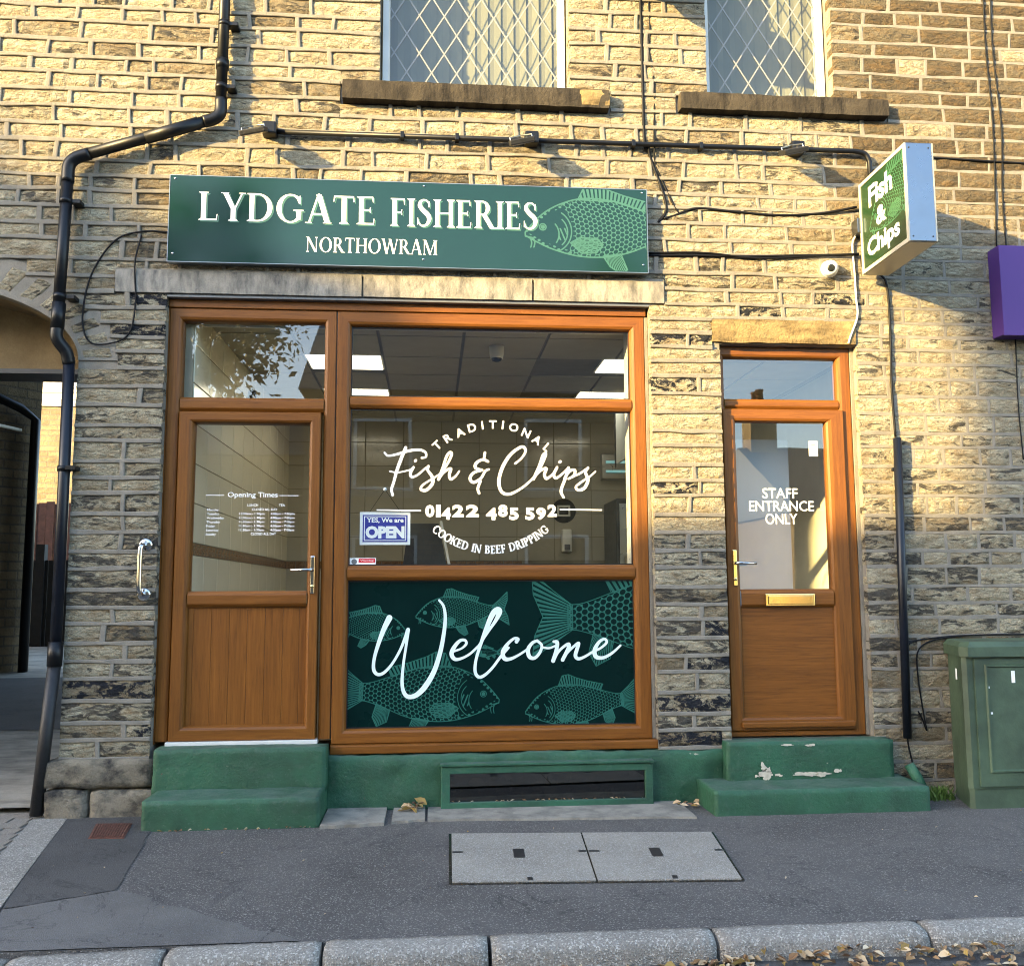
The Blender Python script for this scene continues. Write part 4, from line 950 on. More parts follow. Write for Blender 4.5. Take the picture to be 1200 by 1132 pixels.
# sticker bottom left of the pane
x0, z1 = qg(30, 578); x1, z0 = qg(130, 606)
st = MB().box(x0, x1, GY-.003, GY-.001, z0, z1).build('warning_sticker', 'letter_white', win, 'small red and white warning sticker in the corner of the pane')
xm = x0+(x1-x0)*.34
MB().box(xm, x1-.004, GY-.0036, GY-.0032, z0+.016, z1-.004).build('red_field', 'sticker_red', st)
stx = MB(); text_fit(stx, 'Warning', xm+.01, x1-.014, z0+.022, z1-.011, pl_(GY-.0040), .01); stx.build('sticker_lettering', 'letter_white', st)
m = MB(); m.lathe((x0+(xm-x0)*.5, GY-.0034, (z0+z1)/2), (0, -1, 0), [(0, .017), (.0004, .017)], 20); m.build('sticker_symbol', 'lead_grey', st)

# ================================================================== STAFF DOOR
SF = 0.060
f = MB().ring(1.812, 2.742, 0.372, 2.862, prof(.085, SF, SF+.08), (1, 1.0, .45, .85)); rail(f, 1.896, 2.658, 2.447, 2.521, SF+.001, SF+.08)
sdoor = f.build('staff_door', OK2, bld, 'oak coloured staff entrance door with brass letterbox and narrow fanlight')
pane(sdoor, 1.894, 2.66, 2.518, 2.795, SF+.042, 'staff_glass')
SS = SF-.018
lf = MB().ring(1.870, 2.680, 0.408, 2.446, prof(.088, SS, SS+.07), (1, 1.35, 1, .95)); rail(lf, 1.955, 2.563, 1.166, 1.286, SS+.001, SS+.07)
lf.build('door_leaf', OK2, sdoor)
pane(sdoor, 1.955, 2.563, 1.284, 2.365, SS+.042, 'staff_glass')
MB().box(1.950, 2.566, SS+.026, SS+.05, 0.49, 1.172, 0).build('door_panel', 'oak_rail', sdoor)
MB().box(1.93, 2.66, SS-.022, SS+.006, 0.428, 0.462, 1, .006).build('weather_bar', OK2, sdoor)
lever(sdoor, 1.918, 1.450, 1, SS, 'brass', 'chrome')
lb = MB().box(2.108, 2.432, SS-.012, SS+.004, 1.178, 1.256, 0, .005).build('letterbox', 'brass', sdoor)
MB().box(2.124, 2.418, SS-.018, SS-.010, 1.190, 1.246, 0, .004).build('letter_flap', 'brass', lb)
MB().box(2.744, 2.764, 0.050, 0.12, 0.372, 2.862).build('side_trim', 'mortar', sdoor)
sm_ = MB(); SP = pl_(SS+.0405)
for tx, a, b, z0, z1 in (('STAFF', 2.130, 2.365, 1.868, 1.935), ('ENTRANCE', 2.040, 2.470, 1.785, 1.852), ('ONLY', 2.145, 2.357, 1.700, 1.770)): text_fit(sm_, tx, a, b, z0, z1, SP, 0.010)
sm_.build('door_lettering', 'letter_white', sdoor)
nt = MB().box(2.452, 2.512, SS+.038, SS+.040, 2.145, 2.245).build('notice', 'letter_white', sdoor, 'small white paper notice on the staff door glass')
nm = MB(); text_fit(nm, 'FIRE', 2.470, 2.492, 2.222, 2.230, pl_(SS+.0372), .01)
for k_ in range(3): nm.add([(2.462, SS+.0372, 2.195-k_*.012), (2.502, SS+.0372, 2.195-k_*.012), (2.502, SS+.0372, 2.200-k_*.012), (2.462, SS+.0372, 2.200-k_*.012)], [(0, 1, 2, 3)])
nm = MB()
for k_ in range(4): nm.add([(2.466, SS+.0372, 2.218-k_*.015), (2.498-.006*(k_ % 2), SS+.0372, 2.218-k_*.015), (2.498-.006*(k_ % 2), SS+.0372, 2.222-k_*.015), (2.466, SS+.0372, 2.222-k_*.015)], [(0, 1, 2, 3)])
nm.build('notice_print', 'lead_grey', nt)

# ================================================================== UPPER WINDOWS
def upper(x0, x1, zb, lab, slats):
    zt = 5.75; yf, yb = 0.105, 0.17
    f = MB().ring(x0+.012, x1-.012, zb, zt, [(0, yb), (0, yf), (.038, yf), (.046, yf+.012), (.046, yb)], mi_h=0, mi_v=0)
    w = f.build('upper_window', 'white_upvc', bld, lab)
    gx0, gx1, gz0, gz1 = x0+.056, x1-.056, zb+.044, zt-.044; gy = yf+.030
    pane(w, gx0, gx1, gz0, gz1, gy, 'leaded_glass')
    # diamond lead cames
    dx, dz, hw = 0.166, 0.270, 0.0045
    k0 = -int((gz1-gz0)/dz*1.0)-8
    for sgn in (1, -1):
        for k_ in range(-30, 40):
            c_ = gx0+0.03+k_*dx
            # line: x = c + sgn*(z-gz0)*dx/dz ; clip to glass
            pts = []
            for zz in np.linspace(gz0, gz1, 2): pts.append((c_+sgn*(zz-gz0)*dx/dz, zz))
            (xa, za), (xb, zb_) = pts
            t0, t1 = 0.0, 1.0; d = xb-xa
            ta, tb = (gx0-xa)/d, (gx1-xa)/d; t0 = max(t0, min(ta, tb)); t1 = min(t1, max(ta, tb))
            if t1-t0 < 0.005: continue
            A = (xa+d*t0, za+(zb_-za)*t0); B = (xa+d*t1, za+(zb_-za)*t1); nx_, nz_ = -(B[1]-A[1]), B[0]-A[0]; L = math.hypot(nx_, nz_); nx_, nz_ = nx_/L*hw, nz_/L*hw
            y_ = gy-.002-.0006*(sgn > 0)
            MB().prism([(A[0]-nx_, A[1]-nz_), (B[0]-nx_, B[1]-nz_), (B[0]+nx_, B[1]+nz_), (A[0]+nx_, A[1]+nz_)], y_-.002, y_).build('lead_came', 'lead_white', w)
    n = int((x1-x0+.2)/0.089)
    for k_ in range(n):
        xa = x0-.08+k_*0.089; ang = rad(-5)+random.uniform(-.025, .025); hx, hy = 0.0445*1.06*math.cos(ang), 0.0445*1.06*math.sin(ang); ym = 0.33
        MB().add([(xa+.0445-hx, ym-hy, zb-.1), (xa+.0445, ym+.006, zb-.1), (xa+.0445+hx, ym+hy, zb-.1), (xa+.0445-hx, ym-hy, zt), (xa+.0445, ym+.006, zt), (xa+.0445+hx, ym+hy, zt)], [(0, 1, 4, 3), (1, 2, 5, 4)]).build('blind_slat', 'blind_cloth', w)
    return w
upper(-0.350, 0.889, 4.532, 'wide white window with diamond leaded panes and cream vertical blinds', 12)
upper(1.816, 2.693, 4.552, 'narrow white window with diamond leaded panes and cream vertical blinds', 9)
MB().box(XL+.13, 6.3, 0.62, 0.66, 3.46, 5.88).build('room_partition', 'wall_paint', bld)

# ================================================================== DOOR STEPS
def steps(lab, xu, zu, yu, xl_, zl, yl):
    s_ = empty('door_step', ((xl_[0]+xl_[1])/2, yl/2, 0), lab, 'steps', 'green painted door steps')
    for nm, (x0, x1), z0, z1, yf in (('lower_step', xl_, -0.05, zl, yl), ('upper_step', xu, zl-.03, zu, yu)):
        o = smooth(MB().rough_box(x0, x1, yf, 0.035 if nm == 'lower_step' else 0.045, z0, z1, 0.007, 0.0055, 0.03, 10)).build(nm, 'green_masonry_paint', s_)
        o.matrix_parent_inverse = Matrix.Translation(s_.location).inverted()
    return s_
steps('green painted stone steps at the entrance door on the left', (-1.590, -0.605), 0.385, -0.115, (-1.560, -0.608), 0.160, -0.400)
steps('green painted stone steps with flaking paint below the staff door', (1.785, 2.832), 0.366, -0.110, (1.617, 2.905), 0.140, -0.385)

BARE = [(2.02, .175, .050, .040), (2.01, .215, .020, .030), (2.10, .168, .030, .012), (2.26, .170, .090, .016), (2.38, .172, .060, .020), (2.47, .186, .030, .016), (2.16, .345, .050, .007), (2.30, .342, .040, .008), (1.97, .166, .02, .01), (2.035, .200, .016, .02)]
# helper: children given in world coordinates under an empty at the base of the thing
def part(mb, name, mats, root, **kw):
    o = mb.build(name, mats, root, **kw)
    o.matrix_parent_inverse = Matrix.Translation(root.location).inverted(); return o

st_r = [o for o in bpy.data.objects if o.name.startswith('door_step')][-1]
for bx_, bz_, bw_, bh_ in BARE:
    ikb = Ink(bx_-.13, bx_+.13, bz_-.06, bz_+.06, .0022); rb = random.Random(int(bx_*1000))
    for q_ in range(9):
        n_ = 11; cx_, cz_, rr_ = bx_+rb.uniform(-.7, .7)*bw_, bz_+rb.uniform(-.6, .6)*bh_, rb.uniform(.25, .6); ikb.poly([(cx_+bw_*rr_*.8*math.cos(6.283*k_/n_)*rb.uniform(.45, 1.2), cz_+bh_*rr_*math.sin(6.283*k_/n_)*rb.uniform(.45, 1.2)) for k_ in range(n_)])
    ikb.stroke([(bx_-bw_*.8, bz_-bh_*.2), (bx_, bz_), (bx_+bw_*.8, bz_-bh_*.1)], [bh_*.15, bh_*.35, bh_*.12])
    bo = ikb.mb(lambda x, z_: (x, -.1165, z_)).build('bare_patch', 'cream_scar', st_r); bo.matrix_parent_inverse = Matrix.Translation(st_r.location).inverted()
# fix offsets of the parts built above under empties that are not at the origin
for root in (kerb, edg, setts, flags, gr):
    for ch in root.children: ch.matrix_parent_inverse = Matrix.Translation(root.location).inverted()

# ================================================================== SIGNS
SX0, SX1, SZ0, SZ1, SYF = -1.623, 1.372, 3.300, 3.850, -0.078
sg = empty('fascia_sign', (-0.12, -0.05, 3.3), 'long glossy green shop sign with cream serif lettering and engraved carp', 'shop sign')
part(MB().box(SX0, SX1, SYF, -0.030, SZ0, SZ1, 0, 0.002), 'sign_board', 'sign_green', sg)
part(MB().ring(SX0-.004, SX1+.004, SZ0-.004, SZ1+.004, [(0, -0.03), (0, SYF-.0015), (.0045, SYF-.0015), (.0045, SYF+.001)], mi_h=0, mi_v=0), 'edge_trim', 'edge_alloy', sg)
for zz in (SZ0+.07, SZ1-.07): part(MB().box(SX0+.02, SX1-.02, -0.030, 0.0, zz-.018, zz+.018), 'fixing_batten', 'dark_metal', sg)
def word(txt, x0, x1, z0, z1, d):
    ik = Ink(x0-.05, x1+.05, z0-.04, z1+.04, 0.0026); serif_text(ik, txt, x0, x1, z0, z1); return ik.mb(pl_(SYF-d))
for txt, x0, x1, z0, z1 in (('LYDGATE', -1.448, -0.352, 3.566, 3.748), ('FISHERIES', -0.270, 0.668, 3.562, 3.744)):
    part(word(txt, x0+.010, x1+.010, z0-.009, z1-.009, .0012), 'letter_shadow', 'fish_green', sg); part(word(txt, x0, x1, z0, z1, .0022), 'sign_lettering', 'letter_cream', sg)
part(word('NORTHOWRAM', -0.790, 0.030, 3.380, 3.476, .0022), 'sign_lettering', 'letter_cream', sg)
ik = Ink(0.55, 1.372, 3.30, 3.85, 0.0026); carp(ik, (0.583, 3.545, 1, 0.05), 1.17, lw=.0032); ik.clip(0.55, SX1-.008, SZ0+.006, SZ1-.006)
part(ik.mb(pl_(SYF-.0007)), 'fish_emblem', 'fish_green', sg)
for x in (SX0+.03, -0.06, SX1-.03):
    for zz in (SZ0+.05, SZ1-.02): part(smooth(MB().lathe((x, SYF-.0015, zz), (0, -1, 0), [(0, .007), (.002, .006), (.003, .003)], 10)), 'screw', 'chrome', sg)
# projecting box sign
px0, px1, py0, py1, pz0, pz1 = 2.800, 2.962, -0.690, -0.085, 3.318, 3.925
bs = empty('projecting_sign', (2.88, 0, 3.32), 'square projecting box sign with green Fish & Chips face and metal edge', 'hanging sign')
part(MB().box(px0, px1, py0, py1, pz0, pz1, 0, 0.004), 'sign_case', 'alloy', bs)
part(MB().box(px0+.002, px1-.002, py0+.012, py1-.004, pz0-.003, pz0+.002), 'under_panel', 'cream_metal', bs)
for side, xx in ((-1, px0), (1, px1)):
    fr = MB(); w_ = .024
    for (a, b, c_, d) in ((py0, py1, pz0, pz0+w_), (py0, py1, pz1-w_, pz1), (py0, py0+w_, pz0+w_, pz1-w_), (py1-w_, py1, pz0+w_, pz1-w_)): fr.box(min(xx, xx+side*.008), max(xx, xx+side*.008), a, b, c_, d)
    part(fr, 'face_frame', 'cream_metal', bs)
    part(MB().box(min(xx, xx+side*.003), max(xx, xx+side*.003), py0+w_, py1-w_, pz0+w_, pz1-w_), 'face_panel', 'box_sign_green', bs)
FX = lambda off: (lambda u, z_: (px0-.003-off, py1-u, z_))          # u runs outwards from the wall
ik = Ink(0.03, 0.575, 3.345, 3.90, 0.003); carp(ik, (0.12, 3.58, 1, 0.25), 0.95, lw=.003); ik.clip(0.03, 0.575, 3.345, 3.90); part(ik.mb(FX(.0006)), 'fish_emblem', 'fish_box_green', bs)
bm_ = MB()
text_fit(bm_, 'Fish', 0.125, 0.435, 3.715, 3.855, FX(.0016), 0.032); text_fit(bm_, '&', 0.215, 0.345, 3.560, 3.680, FX(.0016), 0.032); text_fit(bm_, 'Chips', 0.080, 0.500, 3.365, 3.520, FX(.0016), 0.032)
part(bm_, 'sign_lettering', 'letter_white', bs)
for x in (px0+.02, px1-.02):
    for zz in (pz0+.03, pz1-.03): part(smooth(MB().lathe((x, py0+.001, zz), (0, -1, 0), [(0, .006), (.003, .005)], 10)), 'screw', 'dark_metal', bs)
part(MB().box(px0-.03, px0+.06, py1-.01, 0.004, 3.60, 3.70, 0, .004), 'wall_bracket', 'alloy', bs); part(MB().box(px0+.02, px0+.10, py1-.01, 0.004, 3.40, 3.46, 0, .004), 'wall_bracket', 'alloy', bs)
# neighbour's purple sign
pu = empty('purple_sign', (4.4, 0, 2.92), 'plain purple neighbouring shop sign at the right edge', 'shop sign')
part(MB().box(3.705, 5.30, -0.135, -0.010, 2.925, 3.525, 0, .004), 'sign_case', 'purple_sign', pu)
part(MB().box(3.70, 5.31, -0.139, -0.130, 2.918, 2.930, 0, .002), 'edge_trim', 'purple_sign', pu)

# hanging OPEN sign behind the glass
ox0, oz1 = qg(68, 398); ox1, oz0 = qg(263, 527); oy = GY+.02
og = empty('open_sign', ((ox0+ox1)/2, oy, oz0), 'small blue and white OPEN sign hanging inside the shop window', 'open sign')
part(MB().box(ox0, ox1, oy, oy+.004, oz0, oz1, 0, .001), 'sign_card', 'letter_white', og)
part(MB().box(ox0+.018, ox1-.018, oy-.0012, oy-.0002, oz0+.018, oz1-.018), 'blue_field', 'open_blue', og)
part(MB().ring(ox0+.026, ox1-.026, oz0+.026, oz1-.026, [(0, oy-.0018), (.005, oy-.0018)], mi_h=0, mi_v=0), 'border_line', 'letter_white', og)
om = MB(); OP = pl_(oy-.0020)
text_fit(om, 'YES, We are', ox0+.042, ox1-.042, oz0+.135, oz0+.170, OP, .03); text_fit(om, 'OPEN', ox0+.036, ox1-.036, oz0+.040, oz0+.118, OP, .06)
part(om, 'sign_lettering', 'letter_white', og)
hx, hz = qg(165, 310)
for xx in (ox0+.06, ox1-.06): part(MB().tube([(xx, oy, oz1), (hx, oy-.01, hz)], .0015, 5), 'hanging_cord', 'cable_black', og)
part(smooth(MB().lathe((hx, GY+.002, hz), (0, 1, 0), [(0, .012), (.008, .010), (.012, .004)], 12)), 'suction_hook', 'white_plastic', og)

# ================================================================== PIPES, LAMPS, CABLES
dp = empty('downpipe', (-2.22, -0.05, 0), 'black plastic rainwater pipe with a swan-neck running down beside the passage', 'downpipe')
top = [(-1.322, -0.075, 5.88), (-1.333, -0.075, 4.33)]
part(smooth(MB().tube(top, .034, 14)), 'pipe', 'black_plastic', dp)
part(smooth(MB().tube(catmull([(-1.333, -.075, 4.36), (-1.335, -.075, 4.27), (-1.375, -.078, 4.225), (-1.43, -.08, 4.205)], 5), .038, 14)), 'elbow', 'black_plastic', dp)
part(smooth(MB().tube([(-1.40, -.08, 4.215), (-2.15, -.085, 3.955)], .034, 14)), 'pipe', 'black_plastic', dp)
part(smooth(MB().tube([(-1.46, -.08, 4.195), (-1.78, -.082, 4.083)], .0385, 14)), 'socket', 'black_plastic', dp)
part(smooth(MB().tube(catmull([(-2.11, -.085, 3.968), (-2.19, -.086, 3.935), (-2.228, -.086, 3.885), (-2.232, -.085, 3.78)], 5), .038, 14)), 'elbow', 'black_plastic', dp)
part(smooth(MB().tube([(-2.232, -.085, 3.80), (-2.250, -.085, 2.90)], .034, 14)), 'pipe', 'black_plastic', dp)
part(smooth(MB().tube([(-2.246, -.085, 3.02), (-2.250, -.085, 2.86)], .040, 14)), 'socket', 'black_plastic', dp)
part(smooth(MB().tube(catmull([(-2.250, -.085, 2.88), (-2.248, -.083, 2.80), (-2.205, -.05, 2.73), (-2.192, -.03, 2.66)], 5), .037, 14)), 'elbow', 'black_plastic', dp)
part(smooth(MB().tube([(-2.192, -.03, 2.70), (-2.188, -.03, 1.80), (-2.185, -.04, 0.92)], .033, 14)), 'pipe', 'blueblack_plastic', dp)
part(smooth(MB().tube([(-2.185, -.04, 1.00), (-2.186, -.04, 0.86)], .042, 14)), 'socket', 'black_plastic', dp)
part(smooth(MB().tube([(-2.186, -.04, 0.88), (-2.250, -.03, 0.02)], .037, 14)), 'pipe', 'black_iron', dp, label='older pitted cast iron lower length of the pipe, leaning out')
for x, y_, zz in ((-1.326, -.075, 4.86), (-1.332, -.075, 4.44), (-2.236, -.085, 3.66), (-2.244, -.085, 3.06), (-2.190, -.03, 2.02)):
    part(smooth(MB().tube([(x, y_, zz-.016), (x, y_, zz+.016)], .0385, 14)), 'collar', 'black_plastic', dp); part(MB().box(x+.03, x+.085, -.09, 0.0, zz-.012, zz+.012, 0, .002), 'bracket', 'black_plastic', dp)
part(smooth(MB().tube([(-1.331, -.075, 4.62), (-1.331, -.075, 4.56)], .041, 14)), 'socket', 'black_plastic', dp)

cd = empty('cable_conduit', (0.95, -0.04, 4.17), 'long black conduit pipe running level under the upper windows', 'conduit')
part(smooth(MB().tube([(-1.00, -.045, 4.172), (0.9, -.045, 4.176), (2.78, -.045, 4.182)] + [tuple(p) for p in catmull([(2.80, -.045, 4.182), (2.87, -.045, 4.165), (2.898, -.045, 4.11)], 5)] + [(2.898, -.045, 3.80)], .0165, 10)), 'conduit_pipe', 'black_plastic', cd)
for x in (-0.2, 0.15, 1.3, 1.75): part(MB().box(x-.012, x+.012, -.066, 0, 4.155, 4.198, 0, .003), 'pipe_clip', 'black_plastic', cd)
fl_labels = ('black sign floodlight above the left end of the green sign', 'black sign floodlight above the middle of the green sign', 'black sign floodlight nearest the projecting box sign')
for x, lab in zip((-1.03, 0.63, 2.395), fl_labels):
    fo = empty('sign_floodlight', (x, -0.03, 4.17), lab, 'floodlight', 'floodlights on the conduit')
    part(MB().box(x-.045, x+.045, -.095, 0.0, 4.140, 4.220, 0, .012), 'junction_box', 'black_plastic', fo)
    part(smooth(MB().tube([(x-.01, -.075, 4.165), (x-.03, -.15, 4.150), (x-.045, -.185, 4.115)], .010, 8)), 'arm', 'black_iron', fo)
    # slim lamp head tilted down towards the sign
    hb = MB().box(-.080, .080, -.062, .062, -.016, .016, 0, .006); R = Matrix.Translation((x-.075, -.185, 4.10)) @ Matrix.Rotation(rad(24), 4, 'X') @ Matrix.Rotation(rad(-12), 4, 'Y')
    hb.v = [tuple(R @ Vector(v)) for v in hb.v]; part(hb, 'lamp_head', 'black_iron', fo)
    gb = MB().box(-.062, .062, -.048, .048, -.0185, -.0162); gb.v = [tuple(R @ Vector(v)) for v in gb.v]; part(gb, 'lamp_glass', 'chrome', fo)
    yk = MB().tube([tuple(R @ Vector(p)) for p in ((-.07, 0, .0), (-.07, .02, .03), (0, .05, .035), (.07, .02, .03), (.07, 0, 0))], .005, 6); part(yk, 'yoke', 'steel', fo)
# satellite dish at the top
di = empty('satellite_dish', (1.46, 0, 5.2), 'dark round dish cut off by the top edge between the two windows', 'dish')
part(smooth(MB().lathe((1.46, -.215, 5.335), (-0.1, -0.95, 0.30), [(-.05, .03), (-.045, .10), (-.02, .175), (.0, .205), (.006, .205), (-.012, .17), (-.035, .10), (-.042, .02)], 30)), 'reflector', 'dark_metal', di)
part(smooth(MB().tube([(1.46, -.17, 5.32), (1.47, -.10, 5.24), (1.47, 0.0, 5.22)], .014, 8)), 'mast', 'steel', di); part(MB().tube([(1.46, -.2, 5.16), (1.44, -.42, 5.22)], .008, 6), 'feed_arm', 'steel', di)
part(smooth(MB().lathe((1.44, -.42, 5.22), (0.05, 0.9, 0.3), [(0, .018), (.05, .024), (.06, .02)], 12)), 'receiver', 'white_plastic', di)

def thing_cable(pts, r, mat, lab): return cable('cable', pts, r, mat, None, label=lab, cat='cable')
thing_cable([(1.375, -.012, 5.5), (1.378, -.012, 4.7), (1.382, -.014, 4.20), (1.405, -.03, 4.17), (1.42, -.012, 4.10), (1.50, -.012, 3.86), (1.515, -.012, 3.74), (1.46, -.012, 3.66)], .0105, 'cable_black', 'thick black cable dropping from the dish past the conduit')
thing_cable([(1.425, -.010, 5.5), (1.435, -.010, 5.0), (1.425, -.010, 4.86), (1.455, -.010, 4.62), (1.450, -.010, 4.3), (1.445, -.034, 4.18), (1.455, -.010, 4.05), (1.56, -.012, 3.80), (1.60, -.012, 3.73)], .0065, 'cable_black', 'thin wavy black cable beside the thicker dish cable')
thing_cable([(1.50, -.012, 3.69), (1.58, -.014, 3.715), (1.72, -.014, 3.765), (1.95, -.014, 3.752), (2.25, -.014, 3.735), (2.55, -.014, 3.755), (2.80, -.03, 3.80)], .0085, 'cable_black', 'black cable sagging across the wall towards the box sign, upper of two')
thing_cable([(1.39, -.016, 3.438), (1.70, -.018, 3.445), (2.05, -.018, 3.448), (2.4, -.018, 3.462), (2.80, -.03, 3.475)], .0085, 'cable_black', 'black cable running level from the green sign to the box sign')
thing_cable([(1.39, -.022, 3.452), (1.75, -.024, 3.462), (2.1, -.024, 3.436), (2.45, -.02, 3.456), (2.80, -.03, 3.482)], .006, 'cable_black', 'thinner second black cable twisting along the level one')
thing_cable([(-1.63, -.02, 3.505), (-1.80, -.02, 3.505), (-1.96, -.02, 3.44), (-2.09, -.02, 3.22), (-2.13, -.02, 2.95), (-2.08, -.02, 2.80), (-1.95, -.02, 2.795), (-1.85, -.02, 2.86), (-1.82, -.02, 3.05), (-1.83, -.03, 3.3), (-1.80, -.02, 3.48)], .0055, 'cable_black', 'black cable looping down the wall left of the green sign')
thing_cable([(2.800, -.03, 3.62), (2.765, -.022, 3.55), (2.770, -.022, 3.35), (2.772, -.022, 3.18), (2.775, -.022, 3.06), (2.72, -.024, 2.92), (2.705, -.022, 2.875)], .0065, 'cable_white', 'white cable dropping from the box sign to the staff door lintel')
thing_cable([(2.93, -.03, 3.35), (2.985, -.02, 3.28), (2.995, -.02, 3.0), (2.985, -.02, 2.6), (2.992, -.022, 2.26)], .008, 'cable_black', 'black cable falling from the box sign into the lower black pipe')
thing_cable([(3.015, -.2, 3.90), (3.05, -.05, 4.06), (3.09, -.03, 4.155), (3.20, -.016, 4.175), (3.6, -.014, 4.165), (4.2, -.014, 4.15)], .007, 'cable_black', 'black cable arching out of the top of the box sign')
thing_cable([(3.80, -.014, 5.6), (3.785, -.014, 5.0), (3.80, -.014, 4.4), (3.77, -.014, 3.52)], .005, 'cable_black', 'left of two thin black cables down the right edge of the wall')
thing_cable([(3.855, -.014, 5.6), (3.835, -.014, 5.0), (3.86, -.014, 4.4), (3.835, -.014, 3.9), (3.84, -.014, 3.52)], .005, 'cable_black', 'right of two thin black cables down the right edge of the wall')
thing_cable([(3.86, -.016, 2.93), (3.85, -.014, 2.5), (3.86, -.014, 2.12)], .004, 'cable_black', 'short thin black cable hanging below the purple sign')

bp = empty('cable_duct_pipe', (2.96, -0.04, 0.3), 'straight blue-black plastic pipe on the wall right of the staff door', 'pipe')
part(smooth(MB().tube([(2.993, -.042, 2.25), (2.958, -.045, 0.36)], .026, 12)), 'pipe', 'blueblack_plastic', bp)
for zz in (2.05, 1.45, 0.95): part(MB().box(2.962, 3.03, -.03, 0.0, zz-.010, zz+.010, 0, .002), 'pipe_clip', 'blueblack_plastic', bp)
thing_cable([(2.955, -.045, .37), (2.965, -.05, .28), (2.985, -.06, .17)], .006, 'cable_black', 'short black cable from the pipe end into the green stub')
thing_cable([(2.99, -.02, .905), (3.03, -.012, .945), (3.12, -.012, .965), (3.35, -.012, .985), (3.7, -.012, .99), (4.2, -.012, .985)], .005, 'cable_black', 'black cable passing behind the top of the green cabinet')
thing_cable([(3.45, -.018, .99), (3.20, -.018, .965), (3.075, -.018, .90), (3.06, -.018, .75), (3.085, -.018, .50), (3.10, -.018, .40), (3.075, -.018, .47), (3.05, -.018, .52)], .005, 'cable_black', 'black cable curling down between the pipe and the green cabinet')
smooth(MB().tube([(2.950, -.06, .205), (2.985, -.09, .125), (3.010, -.115, .04)], [.032, .034, .036], 12)).build('pipe_stub', 'green_frame_paint', None, 'short green painted pipe stub behind the right step', 'pipe')
# CCTV turret camera
cv = empty('security_camera', (2.60, 0, 3.37), 'white turret security camera on the wall above the staff door', 'camera')
part(smooth(MB().lathe((2.60, 0.004, 3.375), (0, -1, 0), [(0, .056), (.025, .056), (.034, .048)], 24)), 'base', 'white_plastic', cv)
part(smooth(MB().lathe((2.598, -.028, 3.375), (-.25, -1, -.25), [(-.03, .030), (-.01, .050), (.015, .054), (.035, .050), (.052, .036), (.054, .030)], 24)), 'ball_housing', 'white_plastic', cv)
part(smooth(MB().lathe((2.585, -.079, 3.362), (-.25, -1, -.25), [(-.004, .024), (.004, .024), (.006, .016)], 20)), 'lens', 'dark_void', cv)
# chrome grab rail
gb = empty('grab_rail', (-1.70, 0, 1.27), 'short chrome grab rail on the wall left of the entrance door', 'handrail')
part(smooth(MB().tube(catmull([(-1.705, -.012, 1.565), (-1.712, -.06, 1.56), (-1.717, -.072, 1.53), (-1.718, -.073, 1.42), (-1.716, -.072, 1.31), (-1.710, -.06, 1.28), (-1.703, -.012, 1.273)], 5), .0145, 10)), 'rail', 'chrome', gb)
for zz in (1.566, 1.272): part(smooth(MB().lathe((-1.704, 0.004, zz), (0, -1, 0), [(0, .042), (.022, .040), (.028, .030)], 20)), 'wall_flange', 'chrome', gb)

# ================================================================== GREEN STREET CABINET
cb = empty('street_cabinet', (3.6, -0.2, 0), 'weathered green metal street cabinet standing against the wall', 'street cabinet')
cx0, cx1, cy0, cy1 = 3.165, 4.25, -0.375, -0.035
part(MB().slab([(cx0+.095, cy1), (cx0+.002, cy0+.030), (cx0+.022, cy0+.008), (cx1, cy0+.008), (cx1, cy1)], -0.02, 0.115), 'plinth', 'cabinet_green', cb)
part(MB().slab([(cx0+.090, cy1), (cx0-.006, cy0+.026), (cx0+.012, cy0), (cx1+.01, cy0), (cx1+.01, cy1)], 0.115, 0.885), 'body', 'cabinet_green', cb)
lid = MB(); lp = [(cx0+.075, cy1+.02), (cx0-.022, cy0+.02), (cx0+.005, cy0-.035), (cx1+.05, cy0-.045), (cx1+.05, cy1+.02)]
n_ = len(lp); tp_ = [(x+(.03 if x < 3.5 else -.03), y_+(.03 if y_ < -.2 else 0), .968) for x, y_ in lp]
lid.add([(x, y_, .880) for x, y_ in lp]+[(x, y_, .938) for x, y_ in lp]+tp_, [tuple(range(n_-1, -1, -1)), tuple(range(2*n_, 3*n_))]+[(i, (i+1) % n_, n_+(i+1) % n_, n_+i) for i in range(n_)]+[(n_+i, n_+(i+1) % n_, 2*n_+(i+1) % n_, 2*n_+i) for i in range(n_)])
part(lid, 'lid', 'cabinet_green', cb)
part(MB().box(cx0+.052, cx1-.03, cy0-.010, cy0+.004, .125, .868, 0, .005), 'door', 'cabinet_green', cb)
dr_ = MB().ring(cx0+.115, cx1-.09, .205, .835, [(0, cy0-.010), (.006, cy0-.020), (.014, cy0-.020), (.020, cy0-.010)], mi_h=0, mi_v=0); part(dr_, 'door_moulding', 'cabinet_green', cb)
nm = MB(); text_fit(nm, '1', 3.445, 3.468, .725, .795, pl_(cy0-.0112), .03); part(nm, 'number', 'letter_white', cb)
nm = MB(); SL = lambda u, z_: (cx0-.0125+(u)*0.028, cy0+.055+u*0.25, z_)
text_fit(nm, '1', 0.42, 0.30, .735, .80, lambda u, z_: (cx0-.0095+u*0.0945, cy0+.026+u*0.316, z_), .03); part(nm, 'number', 'letter_white', cb)
for (x, zz) in ((3.30, .70), (3.31, .55)): part(MB().box(x-.006, x+.006, cy0-.0115, cy0-.0095, zz-.006, zz+.006), 'paint_fleck', 'letter_white', cb)

